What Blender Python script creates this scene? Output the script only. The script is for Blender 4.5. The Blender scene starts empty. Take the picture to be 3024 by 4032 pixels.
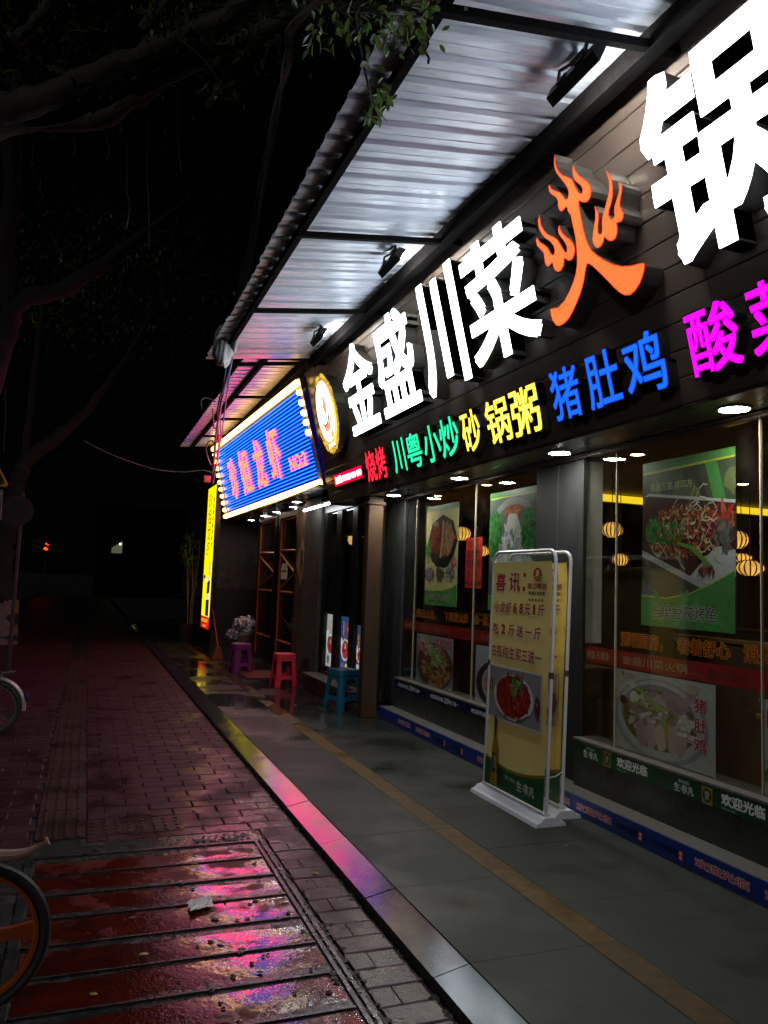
import bpy, bmesh, math, random
from mathutils import Vector, Matrix
random.seed(7)
scene = bpy.context.scene
COL = scene.collection

# ------------------------------------------------------------------ camera
FL, YAW, PIT, ROLL = 3040.05, math.radians(20.806), math.radians(5.383), math.radians(2.172)
EYE = Vector((0, 0, 1.5))
Fw = Vector((math.sin(YAW)*math.cos(PIT), math.cos(YAW)*math.cos(PIT), math.sin(PIT)))
_r = Vector((math.cos(YAW), -math.sin(YAW), 0)); _u = _r.cross(Fw)
Rt = _r*math.cos(ROLL) + _u*math.sin(ROLL); Up = -_r*math.sin(ROLL) + _u*math.cos(ROLL)
cd = bpy.data.cameras.new('camera'); cam = bpy.data.objects.new('camera', cd); COL.objects.link(cam)
cd.sensor_fit = 'VERTICAL'; cd.sensor_height = 36; cd.lens = FL/4032*36
cd.clip_start = 0.05; cd.clip_end = 2000
cam.matrix_world = Matrix.Translation(EYE) @ Matrix((Rt, Up, -Fw)).transposed().to_4x4()
scene.camera = cam

# ------------------------------------------------------------------ night sky, dim low sun added as frontal light on banner and posters
w = bpy.data.worlds.new('World'); scene.world = w; w.use_nodes = True
nt = w.node_tree; bg = nt.nodes['Background']
sk = nt.nodes.new('ShaderNodeTexSky'); sk.sky_type = 'NISHITA'; sk.sun_disc = False
sk.sun_elevation = math.radians(17); sk.sun_rotation = math.radians(231)
nt.links.new(sk.outputs[0], bg.inputs[0]); bg.inputs[1].default_value = 0.00012
sl = bpy.data.lights.new('sun', 'SUN'); sl.energy = 0.20; sl.angle = math.radians(4); sl.color = (1, .96, .90)
so = bpy.data.objects.new('sun', sl); COL.objects.link(so); so.rotation_euler = Vector((.74, .60, -.29)).to_track_quat('-Z', 'Y').to_euler()
scene.view_settings.view_transform = 'Standard'; scene.view_settings.look = 'None'
scene.view_settings.exposure = 0.2; scene.view_settings.gamma = 1; scene.view_settings.use_curve_mapping = False
scene.render.engine = 'CYCLES'
cy = scene.cycles
cy.use_denoising = True; cy.max_bounces = 8; cy.diffuse_bounces = 3; cy.glossy_bounces = 4; cy.transparent_max_bounces = 16
cy.sample_clamp_indirect = 4; cy.caustics_reflective = False; cy.caustics_refractive = False

def at(px, py, Y):
    "world point at depth Y on the sight line of a photograph pixel (3024 x 4032)"
    d = Fw + Rt*((px-1512)/FL) - Up*((py-2016)/FL)
    return EYE + d*(Y/d.y)

# ------------------------------------------------------------------ materials
_mc = {}
def _new(name):
    m = bpy.data.materials.new(name); m.use_nodes = True
    return m, m.node_tree, m.node_tree.nodes['Principled BSDF']
def mat(name, col, rough=.5, metal=0., var=.18, scale=14., bump=0., bscale=60., rvar=0., rscale=6., coat=0., objrand=0., stretch=None, spec=.5):
    if name in _mc: return _mc[name]
    m, t, b = _new(name); N, L = t.nodes, t.links
    tc = N.new('ShaderNodeTexCoord'); src = tc.outputs['Object']
    if stretch:
        mp = N.new('ShaderNodeMapping'); mp.inputs['Scale'].default_value = stretch; L.new(src, mp.inputs[0]); src = mp.outputs[0]
    n = N.new('ShaderNodeTexNoise'); n.inputs['Scale'].default_value = scale; n.inputs['Detail'].default_value = 6; n.inputs['Roughness'].default_value = .65
    L.new(src, n.inputs['Vector'])
    r = N.new('ShaderNodeValToRGB'); r.color_ramp.elements[0].position = .3; r.color_ramp.elements[1].position = .7
    r.color_ramp.elements[0].color = [c*(1-var) for c in col] + [1]; r.color_ramp.elements[1].color = [min(1, c*(1+var)) for c in col] + [1]
    L.new(n.outputs[0], r.inputs[0]); out = r.outputs[0]
    if objrand:
        oi = N.new('ShaderNodeObjectInfo'); hv = N.new('ShaderNodeHueSaturation'); mr = N.new('ShaderNodeMapRange')
        mr.inputs['To Min'].default_value = 1-objrand; mr.inputs['To Max'].default_value = 1+objrand
        L.new(oi.outputs['Random'], mr.inputs[0]); L.new(mr.outputs[0], hv.inputs['Value']); L.new(out, hv.inputs['Color']); out = hv.outputs[0]
    L.new(out, b.inputs['Base Color'])
    b.inputs['Roughness'].default_value = rough; b.inputs['Metallic'].default_value = metal; b.inputs['Specular IOR Level'].default_value = spec
    if rvar:
        n2 = N.new('ShaderNodeTexNoise'); n2.inputs['Scale'].default_value = rscale; n2.inputs['Detail'].default_value = 5; L.new(src, n2.inputs['Vector'])
        m2 = N.new('ShaderNodeMapRange'); m2.inputs['From Min'].default_value = .35; m2.inputs['From Max'].default_value = .65
        m2.inputs['To Min'].default_value = max(.02, rough-rvar); m2.inputs['To Max'].default_value = min(1, rough+rvar)
        L.new(n2.outputs[0], m2.inputs[0]); L.new(m2.outputs[0], b.inputs['Roughness'])
    if coat: b.inputs['Coat Weight'].default_value = coat; b.inputs['Coat Roughness'].default_value = .08
    if bump:
        n3 = N.new('ShaderNodeTexNoise'); n3.inputs['Scale'].default_value = bscale; n3.inputs['Detail'].default_value = 4; L.new(src, n3.inputs['Vector'])
        bp = N.new('ShaderNodeBump'); bp.inputs['Strength'].default_value = bump; bp.inputs['Distance'].default_value = .01
        L.new(n3.outputs[0], bp.inputs['Height']); L.new(bp.outputs[0], b.inputs['Normal'])
    _mc[name] = m; return m
def glow(name, col, s, spots=0., scale=8.):
    "something that gives off light"
    if name in _mc: return _mc[name]
    m, t, b = _new(name); N, L = t.nodes, t.links
    b.inputs['Base Color'].default_value = [min(1, .12*c/max(col)) for c in col] + [1]; b.inputs['Roughness'].default_value = .25
    b.inputs['Emission Color'].default_value = list(col) + [1]; b.inputs['Emission Strength'].default_value = s
    if spots:
        tc = N.new('ShaderNodeTexCoord'); n = N.new('ShaderNodeTexNoise'); n.inputs['Scale'].default_value = scale; L.new(tc.outputs['Object'], n.inputs[0])
        mr = N.new('ShaderNodeMapRange'); mr.inputs['From Min'].default_value = .35; mr.inputs['From Max'].default_value = .65
        mr.inputs['To Min'].default_value = s*(1-spots); mr.inputs['To Max'].default_value = s*(1+spots)
        L.new(n.outputs[0], mr.inputs[0]); L.new(mr.outputs[0], b.inputs['Emission Strength'])
    _mc[name] = m; return m
def pane_mat(name, tint=(1, 1, 1), rough=.0, dirt=.01):
    if name in _mc: return _mc[name]
    m = bpy.data.materials.new(name); m.use_nodes = True; t = m.node_tree; N, L = t.nodes, t.links
    for x in list(N): N.remove(x)
    o = N.new('ShaderNodeOutputMaterial'); mx = N.new('ShaderNodeMixShader'); tr = N.new('ShaderNodeBsdfTransparent'); gl = N.new('ShaderNodeBsdfGlossy')
    lw = N.new('ShaderNodeLayerWeight'); lw.inputs[0].default_value = .5; pw = N.new('ShaderNodeMath'); pw.operation = 'POWER'; pw.inputs[1].default_value = 5; L.new(lw.outputs['Facing'], pw.inputs[0]); fr = N.new('ShaderNodeMapRange'); fr.inputs['To Min'].default_value = .045; fr.inputs['To Max'].default_value = 1; L.new(pw.outputs[0], fr.inputs[0]); tr.inputs[0].default_value = list(tint) + [1]; gl.inputs['Roughness'].default_value = rough
    d = N.new('ShaderNodeBsdfDiffuse'); d.inputs[0].default_value = (.5, .48, .42, 1); m2 = N.new('ShaderNodeMixShader')
    n = N.new('ShaderNodeTexNoise'); n.inputs['Scale'].default_value = 5; n.inputs['Detail'].default_value = 8; tc = N.new('ShaderNodeTexCoord'); L.new(tc.outputs['Object'], n.inputs[0])
    mr = N.new('ShaderNodeMapRange'); mr.inputs['From Min'].default_value = .45; mr.inputs['From Max'].default_value = .8; mr.inputs['To Max'].default_value = dirt*3
    L.new(n.outputs[0], mr.inputs[0]); L.new(mr.outputs[0], m2.inputs[0])
    L.new(tr.outputs[0], m2.inputs[1]); L.new(d.outputs[0], m2.inputs[2])
    L.new(fr.outputs[0], mx.inputs[0]); L.new(m2.outputs[0], mx.inputs[1]); L.new(gl.outputs[0], mx.inputs[2]); L.new(mx.outputs[0], o.inputs[0])
    _mc[name] = m; return m
def ink(rgb, lit=0.):
    "printing ink; lit > 0 for the translucent print of a backlit box"
    k = 'print_%d_%d_%d_%d' % (*[int(c*255) for c in rgb], int(lit*100))
    if k in _mc: return _mc[k]
    if lit: return glow(k, rgb, lit)
    return mat(k, rgb, .38, var=.12, scale=30)

# wet ground: world-position driven wetness, with standing water where it collects
def wet_ground(name, col, dry, wetr, var=.25, scale=9., bump=.15, bscale=70., wet0=3., wet1=9., patch=1.6, col2=None, pos0=.42, pos1=.58, objrand=.0, bdist=.008, film=0., wave=0., stain=0., spec=.5):
    if name in _mc: return _mc[name]
    m, t, b = _new(name); N, L = t.nodes, t.links
    g = N.new('ShaderNodeNewGeometry')
    n = N.new('ShaderNodeTexNoise'); n.inputs['Scale'].default_value = scale; n.inputs['Detail'].default_value = 8; n.inputs['Roughness'].default_value = .7; L.new(g.outputs['Position'], n.inputs['Vector'])
    r = N.new('ShaderNodeValToRGB'); r.color_ramp.elements[0].position = .32; r.color_ramp.elements[1].position = .7
    c2 = col2 or [c*(1-var) for c in col]
    r.color_ramp.elements[0].color = list(c2) + [1]; r.color_ramp.elements[1].color = [min(1, c*(1+var)) for c in col] + [1]
    L.new(n.outputs[0], r.inputs[0]); out = r.outputs[0]
    if objrand:
        oi = N.new('ShaderNodeObjectInfo'); hv = N.new('ShaderNodeHueSaturation'); mr = N.new('ShaderNodeMapRange')
        mr.inputs['To Min'].default_value = 1-objrand; mr.inputs['To Max'].default_value = 1+objrand
        L.new(oi.outputs['Random'], mr.inputs[0]); L.new(mr.outputs[0], hv.inputs['Value']); L.new(out, hv.inputs['Color']); out = hv.outputs[0]
    if stain:                                                          # ground-in dirt, spills and scuffs
        st = N.new('ShaderNodeTexNoise'); st.inputs['Scale'].default_value = 2.6; st.inputs['Detail'].default_value = 9; st.inputs['Distortion'].default_value = .6; L.new(g.outputs['Position'], st.inputs['Vector'])
        sr_ = N.new('ShaderNodeMapRange'); sr_.inputs['From Min'].default_value = .56; sr_.inputs['From Max'].default_value = .68; sr_.inputs['To Min'].default_value = 1; sr_.inputs['To Max'].default_value = 1-stain; L.new(st.outputs[0], sr_.inputs[0])
        hs = N.new('ShaderNodeHueSaturation'); L.new(out, hs.inputs['Color']); L.new(sr_.outputs[0], hs.inputs['Value']); out = hs.outputs[0]
    L.new(out, b.inputs['Base Color'])
    p = N.new('ShaderNodeTexNoise'); p.inputs['Scale'].default_value = patch; p.inputs['Detail'].default_value = 5; L.new(g.outputs['Position'], p.inputs['Vector'])
    sx = N.new('ShaderNodeSeparateXYZ'); L.new(g.outputs['Position'], sx.inputs[0])
    yr = N.new('ShaderNodeMapRange'); yr.inputs['From Min'].default_value = wet0; yr.inputs['From Max'].default_value = wet1; yr.inputs['To Min'].default_value = -.12; yr.inputs['To Max'].default_value = .12
    L.new(sx.outputs['Y'], yr.inputs[0])
    ad = N.new('ShaderNodeMath'); ad.operation = 'ADD'; L.new(p.outputs[0], ad.inputs[0]); L.new(yr.outputs[0], ad.inputs[1])
    wr = N.new('ShaderNodeMapRange'); wr.inputs['From Min'].default_value = pos0; wr.inputs['From Max'].default_value = pos1; wr.inputs['To Min'].default_value = dry; wr.inputs['To Max'].default_value = wetr
    L.new(ad.outputs[0], wr.inputs[0]); L.new(wr.outputs[0], b.inputs['Roughness'])
    b.inputs['Specular IOR Level'].default_value = spec
    if film:
        b.inputs['Coat IOR'].default_value = 1.65; b.inputs['Coat Roughness'].default_value = film; cw = N.new('ShaderNodeMapRange'); cw.inputs['From Min'].default_value = pos0; cw.inputs['From Max'].default_value = pos1
        L.new(ad.outputs[0], cw.inputs[0]); L.new(cw.outputs[0], b.inputs['Coat Weight'])
    n3 = N.new('ShaderNodeTexNoise'); n3.inputs['Scale'].default_value = bscale; n3.inputs['Detail'].default_value = 4; L.new(g.outputs['Position'], n3.inputs['Vector'])
    bp = N.new('ShaderNodeBump'); bp.inputs['Distance'].default_value = bdist
    bs = N.new('ShaderNodeMapRange'); bs.inputs['From Min'].default_value = pos0; bs.inputs['From Max'].default_value = pos1; bs.inputs['To Min'].default_value = bump; bs.inputs['To Max'].default_value = bump*.4
    L.new(ad.outputs[0], bs.inputs[0]); L.new(bs.outputs[0], bp.inputs['Strength'])
    L.new(n3.outputs[0], bp.inputs['Height']); L.new(bp.outputs[0], b.inputs['Normal'])
    if wave:                                                           # slow warp of the surface, so reflections break up
        n4 = N.new('ShaderNodeTexNoise'); n4.inputs['Scale'].default_value = 24; n4.inputs['Detail'].default_value = 3; L.new(g.outputs['Position'], n4.inputs['Vector'])
        b4 = N.new('ShaderNodeBump'); b4.inputs['Strength'].default_value = wave; b4.inputs['Distance'].default_value = .02; L.new(n4.outputs[0], b4.inputs['Height']); L.new(b4.outputs[0], b.inputs['Coat Normal'])
    _mc[name] = m; return m

# ------------------------------------------------------------------ mesh builder
ORG = {}
def org(o): return ORG.get(o.name, Vector((0, 0, 0)))
def tag(o, label=None, cat=None, group=None, kind=None):
    if label: o['label'] = label
    if cat: o['category'] = cat
    if group: o['group'] = group
    if kind: o['kind'] = kind
    return o
def thing(name, loc, label=None, cat=None, group=None, kind=None):
    o = bpy.data.objects.new(name, None); COL.objects.link(o); o.location = loc; o.empty_display_size = .1
    ORG[o.name] = Vector(loc); return tag(o, label, cat, group, kind)
class MB:
    def __init__(s): s.v = []; s.f = []; s.m = []
    def add(s, vs, fs, m=0):
        k = len(s.v); s.v += [tuple(v) for v in vs]; s.f += [tuple(i+k for i in f) for f in fs]; s.m += [m]*len(fs); return s
    def box(s, x0, x1, y0, y1, z0, z1, m=0):
        return s.hexa([(x0,y0,z0),(x1,y0,z0),(x1,y1,z0),(x0,y1,z0),(x0,y0,z1),(x1,y0,z1),(x1,y1,z1),(x0,y1,z1)], m)
    def hexa(s, p, m=0): return s.add(p, [(0,3,2,1),(4,5,6,7),(0,1,5,4),(1,2,6,5),(2,3,7,6),(3,0,4,7)], m)
    def bbox(s, x0, x1, y0, y1, z0, z1, b=.01, m=0):
        "box with chamfered edges all round the top and sides"
        ring = lambda z, i: [(x0+i,y0+b,z),(x0+b,y0+i,z),(x1-b,y0+i,z),(x1-i,y0+b,z),(x1-i,y1-b,z),(x1-b,y1-i,z),(x0+b,y1-i,z),(x0+i,y1-b,z)]
        vs = ring(z0, b*.6)+ring(z0+b, 0)+ring(z1-b, 0)+ring(z1, b*.6)
        fs = [tuple(reversed(range(8))), tuple(range(24, 32))]
        for r in range(3):
            for i in range(8): fs.append((r*8+i, r*8+(i+1) % 8, r*8+8+(i+1) % 8, r*8+8+i))
        return s.add(vs, fs, m)
    def poly(s, pts, m=0): return s.add(pts, [tuple(range(len(pts)))], m)
    def prism(s, front, off, m=0, caps=True):
        n = len(front); o = Vector(off); vs = [Vector(p) for p in front]; vs += [p+o for p in vs]
        fs = [(i, (i+1) % n, n+(i+1) % n, n+i) for i in range(n)]
        if caps: fs += [tuple(range(n)), tuple(reversed(range(n, 2*n)))]
        return s.add(vs, fs, m)
    def tube(s, pts, r, n=7, m=0, cap=True):
        pts = [Vector(p) for p in pts]; rs = r if isinstance(r, (list, tuple)) else [r]*len(pts)
        vs = []; up = Vector((0.13, .21, 1)).normalized()
        for i, p in enumerate(pts):
            d = (pts[min(i+1, len(pts)-1)]-pts[max(i-1, 0)]).normalized()
            a = d.cross(up)
            if a.length < .15: a = d.cross(Vector((1, 0.2, 0)))
            a.normalize(); b = d.cross(a)
            for k in range(n):
                t = 2*math.pi*k/n; vs.append(p+(a*math.cos(t)+b*math.sin(t))*rs[i])
        fs = [(i*n+k, i*n+(k+1) % n, (i+1)*n+(k+1) % n, (i+1)*n+k) for i in range(len(pts)-1) for k in range(n)]
        if cap: fs += [tuple(reversed(range(n))), tuple(range((len(pts)-1)*n, len(pts)*n))]
        return s.add(vs, fs, m)
    def lathe(s, prof, c, n=20, m=0, ax='z'):
        vs = []; c = Vector(c)
        for r, h in prof:
            for k in range(n):
                t = 2*math.pi*k/n; a, b = r*math.cos(t), r*math.sin(t)
                vs.append(c+Vector({'z': (a, b, h), 'y': (a, h, b), 'x': (h, a, b)}[ax]))
        fs = [(i*n+k, i*n+(k+1) % n, (i+1)*n+(k+1) % n, (i+1)*n+k) for i in range(len(prof)-1) for k in range(n)]
        return s.add(vs, fs, m)
    def torus(s, c, R, r, n=44, k=8, m=0, a0=0, a1=2*math.pi, sq=1.):
        "ring in the XZ plane"
        full = abs(a1-a0-2*math.pi) < 1e-6; c = Vector(c); vs = []; cnt = n if full else n+1
        for i in range(cnt):
            t = a0+(a1-a0)*i/n
            for j in range(k):
                q = 2*math.pi*j/k; rr = R+r*math.cos(q)
                vs.append(c+Vector((rr*math.cos(t), r*sq*math.sin(q), rr*math.sin(t))))
        fs = []
        for i in range(n):
            i2 = (i+1) % cnt
            for j in range(k): fs.append((i*k+j, i*k+(j+1) % k, i2*k+(j+1) % k, i2*k+j))
        return s.add(vs, fs, m)
    def build(s, name, mats, parent=None, smooth=False, loc=None):
        if not isinstance(mats, (list, tuple)): mats = [mats]
        if parent is not None: o0 = org(parent)
        elif loc is not None: o0 = Vector(loc)
        else:
            xs = [v[0] for v in s.v]; ys = [v[1] for v in s.v]; zs = [v[2] for v in s.v]
            o0 = Vector(((min(xs)+max(xs))/2, (min(ys)+max(ys))/2, min(zs)))
        me = bpy.data.meshes.new(name); me.from_pydata([(v[0]-o0.x, v[1]-o0.y, v[2]-o0.z) for v in s.v], [], s.f)
        for m in mats: me.materials.append(m)
        if len(mats) > 1: me.polygons.foreach_set('material_index', s.m)
        bm = bmesh.new(); bm.from_mesh(me); bmesh.ops.recalc_face_normals(bm, faces=bm.faces); bm.to_mesh(me); bm.free()
        if smooth:
            me.polygons.foreach_set('use_smooth', [True]*len(me.polygons))
            try: me.set_sharp_from_angle(angle=math.radians(40))
            except Exception: pass
        o = bpy.data.objects.new(name, me); COL.objects.link(o)
        if parent is not None: o.parent = parent; ORG[o.name] = o0
        else: o.location = o0; ORG[o.name] = o0
        return o
def copy_tree(o, parent=None):
    c = o.copy(); COL.objects.link(c); c.parent = parent; ORG[c.name] = org(o)
    for ch in o.children: copy_tree(ch, c)
    return c
def sheetcopy(proto, parent, loc, scale=None, rot=None):
    "a piece that shares the mesh of proto, placed at a world point under parent"
    c = proto.copy(); COL.objects.link(c); c.parent = parent
    c.location = Vector(loc)-org(parent)
    if scale: c.scale = scale
    if rot: c.rotation_euler = rot
    return c

# ------------------------------------------------------------------ lettering
_tc = {}
def glyphs(body, bold=.0, solid=False, res=4):
    k = (body, bold, solid)
    if k in _tc: return _tc[k]
    c = bpy.data.curves.new('txt', 'FONT'); c.body = body; c.resolution_u = res; c.extrude = .5 if solid else 0
    o = bpy.data.objects.new('txt', c); me = o.to_mesh()
    V0 = [tuple(v.co) for v in me.vertices]; F0 = [tuple(p.vertices) for p in me.polygons]
    sh = [(0, 0)] if bold < .004 else ([(-1, -1), (1, -1), (1, 1), (-1, 1)] if bold < .02 else [(-1, -1), (-.5, -1), (0, -1), (.5, -1), (1, -1), (1, -.5), (1, 0), (1, .5), (1, 1), (.5, 1), (0, 1), (-.5, 1), (-1, 1), (-1, .5), (-1, 0), (-1, -.5), (0, 0)])
    V, Fc = [], []
    for q, (a, b_) in enumerate(sh):                                   # a heavier weight: the plain strokes shifted round a square
        n = len(V); V += [(x+a*bold, y+b_*bold, z, q) for x, y, z in V0]; Fc += [tuple(i+n for i in f) for f in F0]
    o.to_mesh_clear(); bpy.data.objects.remove(o); bpy.data.curves.remove(c)
    _tc[k] = (V, Fc); return _tc[k]
def text(name, body, pl, box, m, parent, bold=.015, ext=0., cell=False, d=0., shear=0., mb=None, mi=0, vertical=False, fill=1., lay=.00001):
    "lettering laid on a plane: pl(u, v, d) gives the world point; box = u0, u1, v0, v1"
    own = mb is None
    if own: mb = MB()
    u0, u1, v0, v1 = box
    if vertical:
        n = len(body)
        for i, ch in enumerate(body):
            if ch == ' ': continue
            h = (v1-v0)/n
            text(name, ch, pl, (u0, u1, v1-(i+1)*h+h*(1-fill)/2, v1-i*h-h*(1-fill)/2), m, parent, bold, ext, cell, d, shear, mb, mi)
    else:
        V, Fc = glyphs(body, bold, ext > 0)
        if cell: x0, x1, y0, y1 = 0, float(len(body)), -.12, .88
        else:
            xs = [p[0] for p in V]; ys = [p[1] for p in V]; x0, x1, y0, y1 = min(xs), max(xs), min(ys), max(ys)
        out = []
        for p in V:
            v = v0+(v1-v0)*(p[1]-y0)/max(y1-y0, 1e-6); u = u0+(u1-u0)*(p[0]-x0)/max(x1-x0, 1e-6)+shear*(v-v0)
            out.append(pl(u, v, d+(ext*(p[2]+.5)-p[3]*.0003 if ext else p[3]*lay)))
        mb.add(out, Fc, mi)
    if own: return mb.build(name, m, parent)
def xplane(X, YL, YR, z0, z1):
    "plane facing the street: u runs from the far edge to the near edge, v up, d out towards the street"
    return lambda u, v, d=0.: (X-d, YL+(YR-YL)*u, z0+(z1-z0)*v)

class Print:
    "flat print: shapes in u,v, each a thin layer over the one below"
    def __init__(s, pl, lit=0., step=.0005): s.pl = pl; s.lit = lit; s.step = step; s.k = 1; s.mb = MB(); s.cols = []; s.asp = 1.
    def ci(s, rgb):
        rgb = tuple(round(c, 3) for c in rgb)
        if rgb not in s.cols: s.cols.append(rgb)
        return s.cols.index(rgb)
    def shape(s, uv, rgb, up=True):
        if up: s.k += 1
        s.mb.add([s.pl(min(1, max(0, u)), min(1, max(0, v)), s.k*s.step) for u, v in uv], [tuple(range(len(uv)))], s.ci(rgb))
    def rect(s, u0, u1, v0, v1, rgb): s.shape([(u0,v0),(u1,v0),(u1,v1),(u0,v1)], rgb)
    def ell(s, cu, cv, ru, rv, rgb, n=26, up=True, rot=0.):
        s.shape([(cu+ru*math.cos(2*math.pi*i/n)*math.cos(rot)-rv/s.asp*math.sin(2*math.pi*i/n)*math.sin(rot)*s.asp, cv+ru*math.cos(2*math.pi*i/n)*math.sin(rot)*s.asp+rv*math.sin(2*math.pi*i/n)*math.cos(rot)) for i in range(n)], rgb, up)
    def blob(s, cu, cv, ru, rv, rgb, n=9, rot=0., j=.35, up=False):
        P = []
        for i in range(n):
            t = 2*math.pi*i/n; q = 1+random.uniform(-j, j); a, b = ru*q*math.cos(t), rv*q*math.sin(t)
            P.append((cu+a*math.cos(rot)-b*math.sin(rot), cv+a*math.sin(rot)+b*math.cos(rot)))
        s.shape(P, rgb, up)
    def heap(s, cu, cv, ru, rv, cols, n, size=(.04, .02), long=1.):
        "a heap of food pieces inside an ellipse"
        for i in range(n):
            t = random.uniform(0, 6.283); q = math.sqrt(random.random())
            s.k += .02
            c = random.choice(cols); f = random.uniform(.75, 1.25)
            s.blob(cu+ru*q*math.cos(t), cv+rv*q*math.sin(t), random.uniform(.5, 1.2)*size[0], random.uniform(.5, 1.2)*size[1]*long, [min(1, x*f) for x in c], 8, random.uniform(0, 3.14))
    def text(s, body, box, rgb, bold=.012, cell=False, vertical=False, shear=0.):
        s.k += 1; text('', body, s.pl, box, None, None, bold, 0, cell, s.k*s.step, shear, s.mb, s.ci(rgb), vertical)
    def build(s, name, parent): return s.mb.build(name, [ink(c, s.lit) for c in s.cols], parent)
# ================================================================== ground
SZ = -.075                                                          # sidewalk level, the shop walkway is z = 0
asphalt = mat('asphalt', (.03, .03, .031), .9, bump=.4, bscale=120)
mortar = wet_ground('mud_bed', (.026, .022, .020), .65, .42, bump=.6, bscale=60, wet0=-20, wet1=-10, patch=5)
paver = wet_ground('brick_paver', (.045, .0155, .0185), .6, .24, spec=.26, var=.35, scale=16, bump=.35, bscale=110, wet0=9, wet1=3.5, patch=2.2, objrand=.22)
tile_m = wet_ground('walkway_tile', (.0215, .0258, .0215), .60, .06, spec=.26, var=.28, scale=3.5, bump=.05, bscale=160, wet0=4.8, wet1=9.0, patch=.9, objrand=.06, col2=(.017, .020, .0168), pos0=.42, pos1=.66, stain=.6)
yell_m = wet_ground('worn_yellow_paint', (.085, .047, .003), .6, .2, spec=.25, var=.3, scale=14, bump=.2, bscale=90, wet0=5.5, wet1=11, patch=1.4, col2=(.026, .018, .006), objrand=.12)
kerb_m = wet_ground('kerb_stone', (.05, .049, .049), .17, .10, var=.25, scale=22, bump=.10, bscale=180, wet0=1, wet1=2, patch=4, objrand=.08)
plank_m = wet_ground('wet_red_plank', (.095, .0085, .002), .42, .09, spec=.2, var=.35, scale=7, bump=.9, bscale=70, wet0=5.2, wet1=2.8, patch=6.5, col2=(.035, .008, .005), pos0=.36, pos1=.50, objrand=.15, bdist=.006, film=.03, wave=.075)
steel_m = mat('wet_steel', (.10, .10, .105), .28, .7, var=.5, scale=20, bump=.3, bscale=80, rvar=.15)

g = MB().poly([(-400,-60,-.22),(400,-60,-.22),(400,900,-.22),(-400,900,-.22)]).build('ground', asphalt, loc=(0,0,-.22)); tag(g, kind='structure')
sidewalk = MB().box(-3.0, 1.385, -2.5, 60, -.30, SZ-.012).build('sidewalk', mortar, loc=(-1,5,-.3)); tag(sidewalk, kind='structure')
gutter = MB().box(1.45, 3.6, -2.5, 30, -.30, -.03).build('walkway', mortar, loc=(2.3,5,-.3)); tag(gutter, kind='structure')
road_kerb = MB().box(-3.22, -3.0, -2.5, 60, -.30, SZ+.01).build('road_kerb', kerb_m, loc=(-3.1,5,-.3)); tag(road_kerb, kind='structure')

# kerb: sloping stone pieces along the walkway, about 0.8 m each
KX0, KX1, KL = 1.386, 1.540, .80
for i in range(34):
    y0 = -1.9+i*KL+.004; y1 = y0+KL-.008; e = .006
    dz = random.uniform(-.002, .002)
    k = MB().hexa([(KX0,y0,-.14),(KX1,y0,-.14),(KX1,y1,-.14),(KX0,y1,-.14),(KX0,y0,-.0335+dz),(KX1,y0,-.001+dz),(KX1,y1,-.001+dz),(KX0,y1,-.0335+dz)])
    k.build('kerb_stone', kerb_m, gutter)
# walkway tiles, yellow guide strip
for i in range(27):
    y0 = -1.9+i*.8; y1 = y0+.7985
    for x0, x1, m, nm in ((1.546, 2.116, tile_m, 'floor_tile'), (2.119, 2.262, yell_m, 'yellow_strip_tile'), (2.265, 3.20, tile_m, 'floor_tile')):
        o = .4 if x0 > 2.2 else 0
        MB().bbox(x0, x1, y0+o, y1+o, -.026, random.uniform(-.0008, .0008), .0008).build(nm, m, gutter)

# brick pavers: nearest 300 single, the rest one piece
BL, BW = .29, .145
proto = MB(); b = .007
proto.add([(-BL/2+.003,-BW/2+.003,-.03),(BL/2-.003,-BW/2+.003,-.03),(BL/2-.003,BW/2-.003,-.03),(-BL/2+.003,BW/2-.003,-.03),
           (-BL/2+.003,-BW/2+.003,-b*.6),(BL/2-.003,-BW/2+.003,-b*.6),(BL/2-.003,BW/2-.003,-b*.6),(-BL/2+.003,BW/2-.003,-b*.6),
           (-BL/2+b+.002,-BW/2+b+.002,0),(BL/2-b-.002,-BW/2+b+.002,0),(BL/2-b-.002,BW/2-b-.002,0),(-BL/2+b+.002,BW/2-b-.002,0)],
          [(0,1,5,4),(1,2,6,5),(2,3,7,6),(3,0,4,7),(4,5,9,8),(5,6,10,9),(6,7,11,10),(7,4,8,11),(8,9,10,11)])
GX0, GX1, GY1 = -.335, 1.122, 5.08                                     # mortar bed round the drain cover
TX0, TX1 = -.185, .105                                               # tactile strip
slots = []
ny = int((24-1.6)/BW)
for j in range(ny):
    y = 1.6+j*BW; off = BL/2 if j % 2 else 0
    x = 1.30-off-BL/2 if off else 1.30-BL/2
    edges = []
    x0 = 1.376-(BL/2 if j % 2 else BL)
    cells = [(x0, 1.376)]
    while x0 > -2.95: cells.append((x0-BL, x0)); x0 -= BL
    for a, c in cells:
        if y+BW/2 < GY1 and c > GX0-.02 and a < GX1: 
            if a < GX0-.1: c = GX0-.01
            elif c > GX1+.045: a = GX1+.012
            else: continue
        if y > GY1-.02 and c > TX0 and a < TX1:
            if a < TX0-.06: c = TX0-.004
            elif c > TX1+.06: a = TX1+.004
            else: continue
        slots.append(((a+c)/2, y, c-a))
vis = []
for s in slots:
    p = Vector((s[0], s[1], SZ))-EYE; zc = p.dot(Fw)
    if zc > .5:
        u, v = p.dot(Rt)/zc*FL+1512, 2016-p.dot(Up)/zc*FL
        if -80 < u < 3100 and -50 < v < 4120: vis.append((zc, s))
vis.sort(key=lambda t: t[0]); near = [s for _, s in vis[:300]]; ns = set(near)
base = proto.build('brick', paver, loc=(0,0,0)); base.parent = sidewalk
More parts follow.
